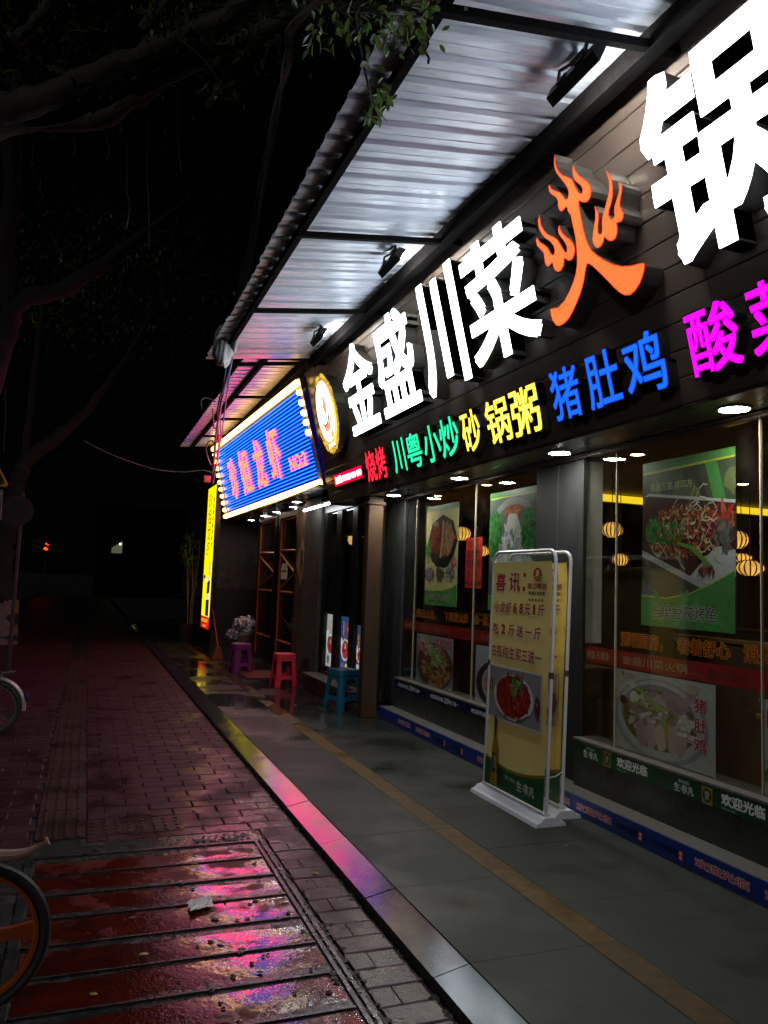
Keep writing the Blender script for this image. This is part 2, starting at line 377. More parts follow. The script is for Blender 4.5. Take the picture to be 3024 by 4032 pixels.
for i, (x, y, wd) in enumerate(near):
    rot = (random.uniform(-.012, .012), random.uniform(-.008, .008), random.uniform(-.006, .006))
    o = base if i == 0 else base.copy()
    if i: COL.objects.link(o); o.parent = sidewalk
    o.location = Vector((x, y, SZ+random.uniform(-.003, .002)))-org(sidewalk); o.scale = (wd/BL, 1, 1); o.rotation_euler = rot
rest = MB()
for s in slots:
    if s in ns: continue
    x, y, wd = s; dz = SZ+random.uniform(-.003, .002)
    rest.add([(x+v[0]*wd/BL, y+v[1], dz+v[2]) for v in proto.v], proto.f)
o = rest.build('distant_bricks', paver, sidewalk); tag(o, kind='stuff')
# tactile strip: tiles with raised bars
tact_m = wet_ground('tactile_paver', (.04, .022, .017), .6, .3, spec=.28, var=.3, scale=12, bump=.3, bscale=90, wet0=9, wet1=3, patch=2, objrand=.15)
for j in range(36):
    y0 = GY1+.03+j*.29; t = MB().bbox(TX0, TX1, y0+.002, y0+.288, SZ-.03, SZ, .004)
    for q in range(4):
        xx = TX0+.045+q*.066; t.bbox(xx-.012, xx+.012, y0+.012, y0+.278, SZ-.002, SZ+.006, .003)
    t.build('tactile_tile', tact_m, sidewalk)
for j in range(2):
    x0 = TX1+.004+j*.29; t = MB().bbox(x0+.002, x0+.288, GY1+.03, GY1+.318, SZ-.028, SZ+.001, .004)
    for q in range(16): t.lathe([(.016, 0), (.015, .005), (.008, .007), (0, .0075)], (x0+.04+(q % 4)*.07, GY1+.07+(q//4)*.07, SZ), 8)
    t.build('tactile_tile', tact_m, sidewalk)

# drain cover: red planks in a steel frame
dc = thing('drain_cover', (.46, 3.2, SZ), 'wet red-brown plank drain cover in a steel frame set into the brick pavement', 'drain cover')
PX0, PX1, PY1, PP = -.148, 1.045, 4.77, .2742
MB().box(GX0, GX1, -1.5, GY1, -.2, SZ-.006).build('mortar_bed', wet_ground('wet_cement', (.05, .046, .044), .6, .14, spec=.4, var=.5, scale=18, bump=.9, bscale=45, wet0=-20, wet1=-10, patch=7, stain=.6), dc)
fr = MB()
for x0, x1 in ((PX0-.055, PX0-.012), (PX1+.012, PX1+.03), (PX1+.045, PX1+.062)): fr.box(x0, x1, -1.4, PY1+.03, SZ-.02, SZ+.004)
fr.box(PX0-.055, PX1+.062, PY1+.012, PY1+.032, SZ-.02, SZ+.003)
fr.build('steel_frame', steel_m, dc)
for i in range(21):
    y1 = PY1-i*PP; y0 = y1-PP+.016
    r = random.uniform(-.003, .003)
    e_ = [random.uniform(-.006, .001) for _ in range(4)]; z_ = SZ-.001
    pk = MB(); nX = 12; vs_ = []
    for a_ in range(nX+1):
        for b2 in range(4):
            u_, v_ = a_/nX, b2/3; vs_.append((PX0+(PX1-PX0)*u_, y0+.010+(y1-.004-y0-.010)*v_, z_+e_[0]*(1-u_)*(1-v_)+e_[1]*u_*(1-v_)+e_[2]*u_*v_+e_[3]*(1-u_)*v_-(.003 if b2 in (0, 3) else 0)+random.uniform(-.0006, .0006)))
    pk.add(vs_, [(a_*4+b2, a_*4+4+b2, a_*4+5+b2, a_*4+1+b2) for a_ in range(nX) for b2 in range(3)]); pk.box(PX0, PX1, y0+.010, y1-.004, SZ-.03, SZ-.012); pk.build('plank', plank_m, dc, True)
    MB().box(PX0-.008, PX1+.006, y0-.008, y0+.004, SZ-.02, SZ+.0025).build('steel_edge', steel_m, dc)
# dirt and rotting leaves washed against the frame
dirt_m = mat('wet_dirt', (.035, .028, .018), .4, var=.6, scale=50, bump=.8, bscale=90, rvar=.25, rscale=30)
d = MB()
def lump(mb, x, y, z, r, h):
    n = 7; a0 = random.uniform(0, 6)
    ring = [(x+r*random.uniform(.5, 1.2)*math.cos(a0+6.283*k/n), y+r*random.uniform(.5, 1.2)*math.sin(a0+6.283*k/n), z) for k in range(n)]
    mb.add(ring+[(x, y, z+h)], [(k, (k+1) % n, n) for k in range(n)])
for i in range(420):
    e = random.random()
    if e < .55: x = PX1+.035+abs(random.gauss(0, .035)); y = random.uniform(2.0, 5.0)
    elif e < .8: x = random.uniform(.7, PX1); y = PY1+.05+abs(random.gauss(0, .06))
    else: x = random.uniform(.55, PX1); y = random.uniform(2.2, 4.8)
    lump(d, x, y, SZ+.001, random.uniform(.004, .02), random.uniform(.002, .008))
for i in range(260): lump(d, 1.378+random.gauss(0, .014), random.uniform(1.8, 11), SZ-.002, random.uniform(.005, .025), random.uniform(.004, .015))
o = d.build('dirt', dirt_m); tag(o, 'dark wet dirt washed along the drain cover edge and the kerb', 'dirt', kind='stuff')

# ================================================================== restaurant building
rb = thing('restaurant_building', (4.0, 4.0, 0), 'single storey hotpot restaurant with a dark leaning sign fascia over big windows', 'building')
FK = .25
def fasc(z, d=0.): return 2.95-FK*(z-2.55)-d                        # leaning front of the fascia; d out towards the street
def fplane(YL, YR, z0, z1, d0=0.):
    return lambda u, v, d=0.: (fasc(z0+(z1-z0)*v, d0+d), YL+(YR-YL)*u, z0+(z1-z0)*v)
FY0, FY1, FZ0, FZ1 = -1.2, 9.80, 2.53, 4.22
clad = mat('brown_cladding', (.13, .095, .076), .36, .25, var=.16, scale=5, bump=.05, bscale=200, rvar=.08, rscale=9, stretch=(1, .25, 1))
dark = mat('dark_paint', (.018, .017, .018), .5, var=.3)
trim = mat('fascia_trim', (.14, .12, .105), .35, .5, var=.15)
soff = mat('soffit_board', (.045, .035, .028), .3, .2, var=.25, scale=8, rvar=.1, stretch=(1, .2, 1))
conc = mat('grey_tile_cladding', (.026, .028, .029), .55, spec=.18, var=.22, scale=6, bump=.08, bscale=120, rvar=.12, stretch=(1, 1, .5))
sillm = mat('sill_stone', (.085, .083, .073), .5, var=.25, scale=25, bump=.15)
dado = mat('dado_tile', (.028, .030, .030), .35, var=.25, scale=8, rvar=.1)
wallm = mat('render_wall', (.06, .06, .062), .8, var=.3, scale=3, bump=.3)
MB().hexa([(fasc(FZ0,-.02),FY0,FZ0),(3.46,FY0,FZ0),(3.46,FY1-.004,FZ0),(fasc(FZ0,-.02),FY1-.004,FZ0),(fasc(FZ1,-.02),FY0,FZ1),(3.46,FY0,FZ1),(3.46,FY1-.004,FZ1),(fasc(FZ1,-.02),FY1-.004,FZ1)]).build('fascia_box', dark, rb)
n = 12; ph = (FZ1-FZ0)/n; cuts = [FY0, 2.95, 6.4, FY1]
for i in range(n):
    z0 = FZ0+i*ph+.002; z1 = z0+ph-.004; c = .006
    for a, e in zip(cuts[:-1], cuts[1:]):
        prof = [(z0,-.018),(z0,-.004),(z0+c,0),(z1-c,0),(z1,-.004),(z1,-.018)]
        MB().prism([(fasc(z,dd), a+.001, z) for z, dd in prof], (0, e-a-.002, 0)).build('cladding_plank', clad, rb)
MB().hexa([(fasc(FZ1,.012),FY0,FZ1),(fasc(FZ1,-.12),FY0,FZ1),(fasc(FZ1,-.12),FY1,FZ1),(fasc(FZ1,.012),FY1,FZ1),(fasc(FZ1+.03,.012),FY0,FZ1+.03),(fasc(FZ1+.03,-.12),FY0,FZ1+.03),(fasc(FZ1+.03,-.12),FY1,FZ1+.03),(fasc(FZ1+.03,.012),FY1,FZ1+.03)]).build('fascia_cap', clad, rb)
for x0, x1, z in ((2.955, 3.05, 2.512), (3.052, 3.33, 2.520), (3.332, 3.38, 2.508), (3.382, 3.44, 2.496)):
    MB().bbox(x0, x1, FY0, 9.36, z, FZ0-.001, .004).build('soffit_board', soff, rb)
# plinth step, dado, sill, pillars
MB().bbox(3.21, 3.60, FY0, 8.36, -.02, .128, .006).build('plinth_step', sillm, rb)
for y0, y1 in ((FY0, 4.815), (5.475, 8.295)):
    MB().box(3.362, 3.55, y0, y1, .126, .440).build('dado_wall', dado, rb)
    MB().bbox(3.352, 3.58, y0-.001, y1+.004, .441, .462, .005).build('window_sill', sillm, rb)
MB().box(3.46, 3.60, 8.302, 8.86, 0, 2.494).build('pillar_core', conc, rb)
for y0, y1 in ((4.822, 5.145), (5.150, 5.470), (8.30, 8.86)):
    MB().bbox(3.415, 3.455, y0, y1, .126, 2.494, .006).build('pillar_facing', conc, rb)
MB().box(3.458, 3.60, 4.832, 5.46, 1.13, 2.74).build('inner_column', mat('cream_paint', (.55, .53, .45), .6, var=.08), rb)
# upper wall and roof behind the fascia
MB().box(3.465, 3.60, FY0, 9.8, 2.78, 6.0).build('wall', wallm, rb)
MB().box(3.30, 9.4, FY0, 14.2, 6.0, 6.25).build('roof', wallm, rb)
# dining room
roomw = mat('dark_wood_wall', (.17, .095, .048), .5, var=.4, scale=5, stretch=(1, 1, .15))
ceil = mat('beige_ceiling', (.36, .27, .17), .7, var=.1)
MB().box(3.47, 9.2, FY0, 14, 2.745, 2.775).build('ceiling', ceil, rb)
MB().box(9.2, 9.35, FY0, 14, -.02, 2.78).build('back_wall', roomw, rb)
MB().box(3.47, 9.2, 14, 14.15, -.02, 2.78).build('end_wall', roomw, rb)
MB().box(3.47, 9.2, FY0-.15, FY0, -.02, 2.78).build('end_wall', roomw, rb)
MB().box(3.605, 9.2, FY0, 14, -.02, .02).build('dining_floor', mat('dining_floor', (.20, .15, .10), .3, var=.3), rb)
MB().box(4.002, 4.05, 8.87, 14, 0, 2.74).build('partition', roomw, rb)
# window panes with pale joints
pane = pane_mat('window_glass', (.95, .97, .95), 0, .003)
joint = mat('silicone_joint', (.42, .36, .26), .5)
GXp = 3.43
for ys in ((FY0, 1.97, 3.208, 4.451, 4.818), (5.474, 6.565, 7.98, 8.296)):
    for a, e in zip(ys[:-1], ys[1:]):
        p_ = MB().box(GXp, GXp+.010, a+.004, e-.004, .463, 2.495).build('window_pane', pane, rb)
    for a in ys[1:-1]: MB().box(GXp-.002, GXp+.013, a-.0035, a+.0035, .463, 2.495).build('pane_joint', joint, rb)

# printed films along the base
blue = mat('blue_film', (.007, .032, .22), .4, var=.15); 
f = MB().box(3.2055, 3.2095, FY0, 8.36, .006, .124).build('blue_film', blue, rb)
P = xplane(3.2052, 8.36, FY0, .006, .124)
def yb(ya, yb_, tot=(8.36, FY0)): return ((tot[0]-ya)/(tot[0]-tot[1]), (tot[0]-yb_)/(tot[0]-tot[1]))
pr = Print(P)
for ya, yc, s in ((7.78, 7.44, '欢迎光临'), (7.30, 6.96, '欢迎光临'), (5.98, 5.62, '欢迎光临'), (5.52, 5.16, '欢迎光临'), (4.98, 4.62, '欢迎光临'), (4.54, 4.17, '欢迎光临'), (3.45, 3.075, '欢迎光临'), (2.98, 2.6, '欢迎光临')):
    u0, u1 = yb(ya, yc)
    pr.text(s, (u0, u1, .30, .72), (.75, .72, .72), .05, True); pr.text(s, (u0, u1, .30, .72), (.52, .03, .03), .018, True)
for ya, yc in ((6.86, 6.62), (6.5, 6.26), (4.125, 3.90), (3.795, 3.56)):
    u0, u1 = yb(ya, yc); pr.text('百年糊涂', (u0, u1, .32, .66), (.004, .008, .04), .02, True)
    u0, u1 = yb(yc+.005, yc-.03); pr.rect(u0, u1, .26, .7, (.5, .05, .04)); pr.rect(u0+.0008, u1-.0008, .5, .64, (.7, .6, .5)); pr.rect(u0+.0008, u1-.0008, .32, .44, (.7, .6, .5))
pr.build('blue_film_lettering', f)
grn = mat('green_film', (.006, .055, .018), .4, var=.2)
f = MB().box(3.3575, 3.3615, FY0, 4.812, .335, .439).build('green_film', grn, rb)
P = xplane(3.3572, 4.812, FY0, .335, .439); pr = Print(P); T = (4.812, FY0)
for dy in (0, .905, 1.81):
    u0, u1 = yb(4.655-dy, 4.565-dy, T); pr.text('珠江纯生', (u0, u1, .66, .86), (.45, .52, .5), .02, True)
    u0, u1 = yb(4.69-dy, 4.53-dy, T); pr.text('生·非凡', (u0, u1, .14, .62), (.62, .68, .66), .02)
    u0, u1 = yb(4.465-dy, 4.385-dy, T); pr.rect(u0, u1, .02, .95, (.20, .16, .03)); pr.ell((u0+u1)/2, .5, (u1-u0)*.42, .36, (.01, .02, .01)); pr.text('纯生', ((u0+u1)/2-.003, (u0+u1)/2+.003, .28, .72), (.4, .42, .3), .02, False, True)
    u0, u1 = yb(4.32-dy, 4.02-dy, T); pr.text('欢迎光临', (u0, u1, .28, .92), (.66, .72, .72), .028, True)
    u0, u1 = yb(4.32-dy, 4.22-dy, T); pr.text('WELCOME', (u0, u1, .09, .2), (.1, .35, .2), .02)
pr.build('green_film_lettering', f)
nav = mat('navy_film', (.006, .008, .045), .4, var=.2)
f = MB().box(3.3575, 3.3615, 5.48, 8.292, .352, .439).build('navy_film', nav, rb)
P = xplane(3.3572, 8.292, 5.48, .352, .439); pr = Print(P); T = (8.292, 5.48)
for y0 in (8.185, 7.295, 6.40):
    u0, u1 = yb(y0, y0-.30, T); pr.text('欢迎光临', (u0, u1, .25, .75), (.55, .58, .66), .02, True)
    u0, u1 = yb(y0-.31, y0-.41, T); pr.shape([(u0+.004,.2),(u1,.2),(u1+.004,.8),(u0+.008,.8)], (.5, .52, .56)); pr.text('珠江', (u0+.008, u1, .3, .7), (.02, .02, .08), .03)
    u0, u1 = yb(y0-.42, y0-.645, T); pr.text('喝三送一', (u0, u1, .25, .75), (.55, .58, .66), .02, True)
pr.build('navy_film_lettering', f)

# ================================================================== awnings
sheet_m = mat('painted_roof_sheet', (.50, .53, .60), .30, .0, var=.20, scale=7, bump=.02, bscale=14, rvar=.10, rscale=9, stretch=(.35, 2.2, 1))
beam_m = mat('rusty_beam', (.008, .007, .007), .9, 0, spec=.04, var=.4, scale=20, bump=.2)
def corr(mb, X0, X1, zf, ya, ye, pitch, h):
    "ribbed sheet: ribs run from the eave up to the wall"
    y = ya; prof = []
    while y < ye-1e-6:
        q = pitch
        for fr_, hh in ((0, 0), (.30, 0), (.315, .10), (.335, .10), (.35, 0), (.62, 0), (.70, 1), (.86, 1), (.94, 0)): prof.append((y+fr_*q, hh*h))
        y += pitch
    prof.append((min(y, ye), 0))
    xs = [X0+(X1-X0)*k/8 for k in range(9)]
    vs = [(x, yy, zf(x)+hh+random.uniform(-.0012, .0012)) for x in xs for yy, hh in prof]; m = len(prof)
    mb.add(vs, [(i*m+k, i*m+k+1, (i+1)*m+k+1, (i+1)*m+k) for i in range(8) for k in range(m-1)])
    vs2 = [(x, y_, z+.0025) for x, y_, z in vs]
    mb.add(vs2, [(i*m+k, (i+1)*m+k, (i+1)*m+k+1, i*m+k+1) for i in range(8) for k in range(m-1)])
aw = thing('metal_awning', (2.2, 4, 4.0), 'white ribbed metal awning over the hotpot restaurant sign', 'awning')
zA = lambda x: 4.075+.15*(x-1.27)
pit = .205; N1 = 7; y = -1.2
k = 0
while y < 8.98-1e-6:
    ye = min(y+pit*N1, 8.98); mb = MB(); corr(mb, 1.12+random.uniform(-.02, .02), 3.46, zA, y+.001, ye-.001, pit, .020); mb.build('roof_sheet', sheet_m, aw); y = ye; k += 1
def beam(name, p, q, wd, h, parent, m=beam_m):
    p, q = Vector(p), Vector(q); d = (q-p).normalized(); s = d.cross(Vector((0, 0, 1))).normalized()*wd/2; u = Vector((0, 0, h))
    return MB().hexa([p-s, p+s, q+s, q-s, p-s+u, p+s+u, q+s+u, q-s+u]).build(name, m, parent)
beam('purlin', (1.285, -1.2, zA(1.285)-.065), (1.285, 8.985, zA(1.285)-.065), .045, .062, aw)
beam('purlin', (2.40, -1.2, zA(2.40)-.125), (2.40, 8.985, zA(2.40)-.125), .08, .12, aw)
for yy in (2.86, 5.23, 6.95, 8.93):
    beam('bracket', (1.25, yy, zA(1.25)-.112), (3.46, yy, zA(3.46)-.112), .04, .04 if yy > 3 else .045, aw)
aw2 = thing('metal_awning', (2.2, 13, 4.2), 'smaller ribbed metal awning above the blue LED sign of the neighbouring shop', 'awning')
zB = lambda x: 4.335+.11*(x-1.93)
y = 9.3
while y < 17.0-1e-6:
    ye = min(y+pit*N1, 17.0); mb = MB(); corr(mb, 1.70+random.uniform(-.015, .015), 3.4, zB, y+.001, ye-.001, pit, .022); mb.build('roof_sheet', sheet_m, aw2); y = ye
beam('purlin', (1.94, 9.3, zB(1.94)-.055), (1.94, 17.0, zB(1.94)-.055), .05, .052, aw2)
beam('purlin', (2.46, 9.3, zB(2.46)-.105), (2.46, 17.0, zB(2.46)-.105), .07, .10, aw2)
for yy in (9.32, 11.6, 13.4, 15.2, 16.97): beam('bracket', (1.90, yy, zB(1.90)-.098), (3.4, yy, zB(3.4)-.098), .04, .04, aw2)
# ================================================================== sign letters on the fascia
white = glow('white_letter_face', (.80, .91, 1.0), 7.5)
ret_m = mat('letter_return', (.22, .21, .19), .3, .6, var=.12)
rim_m = mat('letter_black_rim', (.012, .012, .014), .4)
def fgrid(Y, z, d): return (fasc(z, d), Y, z)
def channel(ch, YL, YR, z0, z1, face, label, cat='sign letter', bold=.017, fbold=None, dep=.115, group='white illuminated letters of the restaurant sign', side=ret_m, cell=False):
    t = thing('sign_letter', fgrid((YL+YR)/2, z0, .01), label, cat, group)
    pl = fplane(YL, YR, z0, z1)
    text('letter_return', ch, pl, (0, 1, 0, 1), side, t, bold, dep-.004, cell, .004)
    text('letter_face', ch, pl, (0, 1, 0, 1), face, t, fbold if fbold is not None else bold, .006, cell, dep+.001)
    return t
channel('金', 8.12, 7.20, 3.135, 4.045, white, 'large white illuminated Chinese letter farthest left on the restaurant sign, beside the round logo')
channel('盛', 7.10, 6.20, 3.145, 4.035, white, 'large white illuminated Chinese letter with a dish shape at its base, second on the sign')
channel('川', 6.03, 5.26, 3.120, 4.040, white, 'large white illuminated letter of three upright strokes on the restaurant sign', bold=.027)
channel('菜', 5.16, 4.23, 3.150, 4.000, white, 'large white illuminated Chinese letter just left of the orange flame letter')
channel('锅', 3.10, 2.21, 3.140, 4.060, white, 'huge white illuminated Chinese letter at the top right edge of the picture', bold=.024)
# flame letter
FLAME = [[(3.769,4.098),(3.787,4.069),(3.794,4.033),(3.784,3.991),(3.758,3.949),(3.73,3.905),(3.712,3.87),(3.711,3.843),(3.724,3.822),(3.738,3.818),(3.756,3.829),(3.767,3.853),(3.789,3.882),(3.828,3.91),(3.859,3.935),(3.872,3.968),(3.885,3.957),(3.885,3.929),(3.865,3.9),(3.832,3.871),(3.822,3.846),(3.829,3.817),(3.825,3.79),(3.809,3.775),(3.79,3.773),(3.764,3.78),(3.749,3.775),(3.752,3.752),(3.731,3.721),(3.732,3.687),(3.73,3.638),(3.729,3.584),(3.737,3.533),(3.748,3.484),(3.765,3.437),(3.791,3.397),(3.828,3.361),(3.879,3.324),(3.943,3.29),(4.016,3.272),(4.1,3.288),(4.106,3.254),(4.098,3.209),(4.073,3.176),(4.045,3.162),(3.996,3.161),(3.938,3.174),(3.886,3.201),(3.831,3.238),(3.781,3.276),(3.738,3.32),(3.708,3.363),(3.691,3.39),(3.672,3.41),(3.657,3.408),(3.629,3.385),(3.584,3.333),(3.529,3.267),(3.481,3.206),(3.443,3.166),(3.408,3.142),(3.369,3.132),(3.326,3.14),(3.278,3.166),(3.241,3.201),(3.219,3.237),(3.221,3.253),(3.256,3.263),(3.32,3.275),(3.389,3.297),(3.451,3.329),(3.511,3.372),(3.57,3.424),(3.61,3.47),(3.628,3.51),(3.639,3.562),(3.643,3.611),(3.643,3.659),(3.643,3.707),(3.644,3.736),(3.635,3.763),(3.615,3.746),(3.588,3.73),(3.558,3.726),(3.532,3.738),(3.516,3.764),(3.516,3.796),(3.533,3.827),(3.562,3.857),(3.592,3.888),(3.615,3.927),(3.624,3.967),(3.637,3.947),(3.645,3.918),(3.638,3.881),(3.612,3.85),(3.592,3.827),(3.587,3.805),(3.594,3.79),(3.611,3.793),(3.629,3.813),(3.642,3.845),(3.652,3.878),(3.66,3.901),(3.693,3.928),(3.733,3.957),(3.76,3.992),(3.774,4.028),(3.775,4.063)],[(4.026,3.854),(4.05,3.82),(4.056,3.782),(4.043,3.74),(4.011,3.696),(3.969,3.659),(3.946,3.625),(3.943,3.596),(3.956,3.578),(3.977,3.582),(3.996,3.608),(4.007,3.641),(4.039,3.671),(4.075,3.701),(4.095,3.739),(4.109,3.72),(4.109,3.688),(4.083,3.655),(4.057,3.626),(4.058,3.596),(4.064,3.567),(4.056,3.543),(4.033,3.529),(4.008,3.534),(3.99,3.54),(3.988,3.513),(3.975,3.483),(3.95,3.466),(3.92,3.463),(3.887,3.481),(3.869,3.51),(3.865,3.521),(3.846,3.5),(3.821,3.486),(3.791,3.486),(3.764,3.505),(3.75,3.534),(3.756,3.565),(3.779,3.599),(3.811,3.629),(3.838,3.662),(3.853,3.696),(3.855,3.716),(3.873,3.696),(3.875,3.672),(3.859,3.641),(3.836,3.607),(3.824,3.577),(3.826,3.553),(3.836,3.543),(3.85,3.552),(3.866,3.581),(3.883,3.62),(3.897,3.646),(3.935,3.679),(3.979,3.709),(4.008,3.744),(4.027,3.785),(4.028,3.821)],[(3.515,3.682),(3.516,3.652),(3.528,3.615),(3.55,3.583),(3.572,3.549),(3.586,3.517),(3.584,3.488),(3.568,3.467),(3.549,3.456),(3.521,3.459),(3.498,3.473),(3.484,3.493),(3.471,3.476),(3.454,3.46),(3.429,3.448),(3.399,3.45),(3.377,3.47),(3.367,3.498),(3.366,3.522),(3.35,3.518),(3.33,3.515),(3.31,3.523),(3.3,3.545),(3.306,3.568),(3.315,3.587),(3.313,3.604),(3.299,3.629),(3.279,3.656),(3.272,3.679),(3.278,3.697),(3.293,3.71),(3.295,3.685),(3.307,3.659),(3.332,3.635),(3.356,3.614),(3.369,3.589),(3.37,3.567),(3.388,3.555),(3.41,3.565),(3.415,3.586),(3.404,3.608),(3.378,3.633),(3.356,3.664),(3.343,3.703),(3.337,3.745),(3.35,3.782),(3.372,3.814),(3.367,3.786),(3.363,3.752),(3.371,3.715),(3.387,3.687),(3.41,3.661),(3.437,3.632),(3.465,3.602),(3.481,3.573),(3.488,3.539),(3.5,3.52),(3.517,3.52),(3.527,3.536),(3.516,3.569),(3.501,3.599),(3.492,3.633),(3.502,3.662)]]
fl = thing('flame_letter', fgrid(4.0, 3.2, .01), 'orange illuminated letter shaped like a burning flame in the middle of the sign', 'sign letter')
flame_m = glow('flame_face', (1.0, .165, .038), 1.35, .12, 3)
red_edge = glow('flame_edge', (1.0, .02, .02), .9)
def inset(P, a):
    n = len(P); out = []
    area = sum(P[i][0]*P[(i+1) % n][1]-P[(i+1) % n][0]*P[i][1] for i in range(n)); sg = 1 if area > 0 else -1
    for i in range(n):
        p, q, r = Vector(P[i-1]), Vector(P[i]), Vector(P[(i+1) % n]); d = (r-p)
        if d.length < 1e-6: out.append(q); continue
        d.normalize(); out.append((q.x-d.y*sg*a, q.y+d.x*sg*a))
    return out
for P in FLAME:
    def lift(Q, d): return [fgrid(y_, z_, d) for y_, z_ in Q]
    MB().add(lift(P, .004)+lift(P, .126), [(i, (i+1) % len(P), len(P)+(i+1) % len(P), len(P)+i) for i in range(len(P))]+[tuple(range(len(P), 2*len(P)))]).build('flame_return', ret_m, fl)
    MB().poly(lift(P, .1275)).build('flame_edge', red_edge, fl)
    MB().poly(lift(inset(P, .0045), .1290)).build('flame_face', flame_m, fl)
# small coloured row
rows = [('烧', 8.03, 7.72, 'red', 'first'), ('烤', 7.70, 7.42, 'red', 'second'),
        ('川', 7.22, 6.90, 'green', 'first'), ('粤', 6.86, 6.50, 'green', 'second'), ('小', 6.46, 6.10, 'green', 'third'), ('炒', 6.10, 5.73, 'green', 'last'),
        ('砂', 5.68, 5.36, 'yellow', 'first'), ('锅', 5.26, 4.90, 'yellow', 'second'), ('粥', 4.88, 4.50, 'yellow', 'last'),
        ('猪', 4.35, 4.03, 'blue', 'first'), ('肚', 3.96, 3.64, 'blue', 'second'), ('鸡', 3.60, 3.26, 'blue', 'last'),
        ('酸', 3.09, 2.75, 'magenta', 'first'), ('菜', 2.70, 2.36, 'magenta', 'second')]
RC = {'red': ((1, .012, .03), 1.5), 'green': ((.0, .85, .36), .95), 'yellow': ((1, .78, .02), 1.5), 'blue': ((.005, .10, 1.0), 1.1), 'magenta': ((.9, .0, .85), 1.3)}
rl = mat('small_letter_return', (.10, .10, .10), .35, .6, var=.15)
for ch, a, e, c, nth in rows:
    if nth == 'first' and c == 'yellow': cm = glow('letter_amber', (1, .55, .01), 1.5, .15)
    else: cm = glow('letter_'+c, RC[c][0], RC[c][1], .18, 9)
    z0 = 2.615 if c != 'yellow' else 2.60
    t = thing('sign_letter', fgrid((a+e)/2, z0, .01), '%s of the small %s illuminated letters under the big white sign' % (nth if nth != 'last' else 'rightmost', c), 'sign letter', 'small coloured letters of the restaurant sign')
    pl = fplane(a, e, z0, z0+.335)
    text('letter_return', ch, pl, (0, 1, 0, 1), rl, t, .024, .066, False, .004)
    text('letter_rim', ch, pl, (-.012, 1.012, -.012, 1.012), rim_m, t, .030, 0, False, .0715)
    text('letter_face', ch, pl, (.015, .985, .015, .985), cm, t, .016, 0, False, .0735)
    lc_ = [x+(1-x)*(.03 if c == 'green' else .004) for x in RC[c][0]] if c != 'yellow' else [1, .86, .10]
    text('letter_core', ch, pl, (.03, .97, .03, .97), glow('letter_core_'+c, lc_, RC[c][1]*1.35), t, 0, 0, False, .0745)
# red dot matrix strip
t = thing('led_strip_sign', fgrid(8.75, 2.70, .01), 'small red LED strip with a white phone number at the left of the coloured letters', 'LED sign')
pl = fplane(9.285, 8.225, 2.702, 2.852)
MB().hexa([pl(0,0,.0),pl(1,0,.0),pl(1,0,.05),pl(0,0,.05),pl(0,1,.0),pl(1,1,.0),pl(1,1,.05),pl(0,1,.05)]).build('case', rim_m, t)
MB().poly([pl(.005,.03,.052),pl(.995,.03,.052),pl(.995,.97,.052),pl(.005,.97,.052)]).build('screen', glow('red_led_screen', (1, .0, .05), .9), t)
text('number', '加盟:13823461499', pl, (.05, .97, .2, .8), glow('white_led', (1, .8, .85), 3.), t, .025, 0, False, .054)

# round logo sign
lg = thing('logo_sign', fgrid(8.89, 3.06, .01), 'round lit logo sign with a steaming bowl left of the white letters', 'sign')
cY, cZ, rY, rZ = 8.885, 3.535, .42, .475
def el(ru, rv, d, n=48, oy=0, oz=0): return [fgrid(cY+oy-ru*math.cos(2*math.pi*i/n), cZ+oz+rv*math.sin(2*math.pi*i/n), d) for i in range(n)]
A, B_ = el(rY, rZ, .002), el(rY, rZ, .12)
MB().add(A+B_, [(i, (i+1) % 48, 48+(i+1) % 48, 48+i) for i in range(48)]+[tuple(range(48, 96))]).build('case', mat('logo_case', (.05, .055, .05), .25, .5), lg)
MB().poly(el(rY*.995, rZ*.995, .122)).build('brown_ring', glow('logo_ring', (.5, .11, .04), .22), lg)
MB().poly(el(rY*.86, rZ*.86, .1235)).build('orange_disc', glow('logo_orange', (1, .42, .13), 1.0), lg)
MB().poly([fgrid(cY-rY*.80*math.cos(a), cZ+rZ*.80*math.sin(a), .1243) for a in [math.radians(-75+100*i/14) for i in range(15)]]+[fgrid(cY-rY*(.30+.1*q), cZ-rZ*(.62-.9*q), .1243) for q in (.7, .45, .2, 0)]).build('yellow_crescent', glow('logo_yellow', (1, .78, .03), 1.4), lg)
MB().poly(el(rY*.74, rZ*.76, .125, oy=.03, oz=.035)).build('white_disc', glow('logo_white', (1, .97, .9), 2.6), lg)
gold = glow('logo_gold', (1, .72, .06), .8); sc = MB()
for i in range(64):                                                   # scroll work round the ring
    a = 2*math.pi*i/64
    if math.sin(a*1.5+.6) < -.55: continue
    for q in range(2):
        aa = a+q*.045; rr = .93+random.uniform(-.035, .035); pts = []
        for k_ in range(9):
            tt = k_/8*5.2; r_ = .028*(1-.06*k_)
            pts.append(fgrid(cY-(rY*rr+r_*math.cos(tt+i))*math.cos(aa)+.0, cZ+(rZ*rr+r_*math.sin(tt+i))*math.sin(aa)+r_*.5*math.sin(tt), .1255))
        sc.tube(pts, .0024, 4)
sc.build('scroll_border', gold, lg)
org_ = glow('logo_flame', (1, .36, .16), 1.0); brn = glow('logo_bowl_rim', (.30, .13, .05), .55)
def lp(pts, d=.1265): return [fgrid(cY-x*rY, cZ+y*rZ, d) for x, y in pts]
MB().poly(lp([(-.14,.10),(-.22,.30),(-.10,.26),(-.12,.45),(.02,.60),(.0,.44),(.10,.36),(.14,.18),(.06,.05),(.02,-.08),(-.06,.0)])).build('flame_mark', org_, lg)
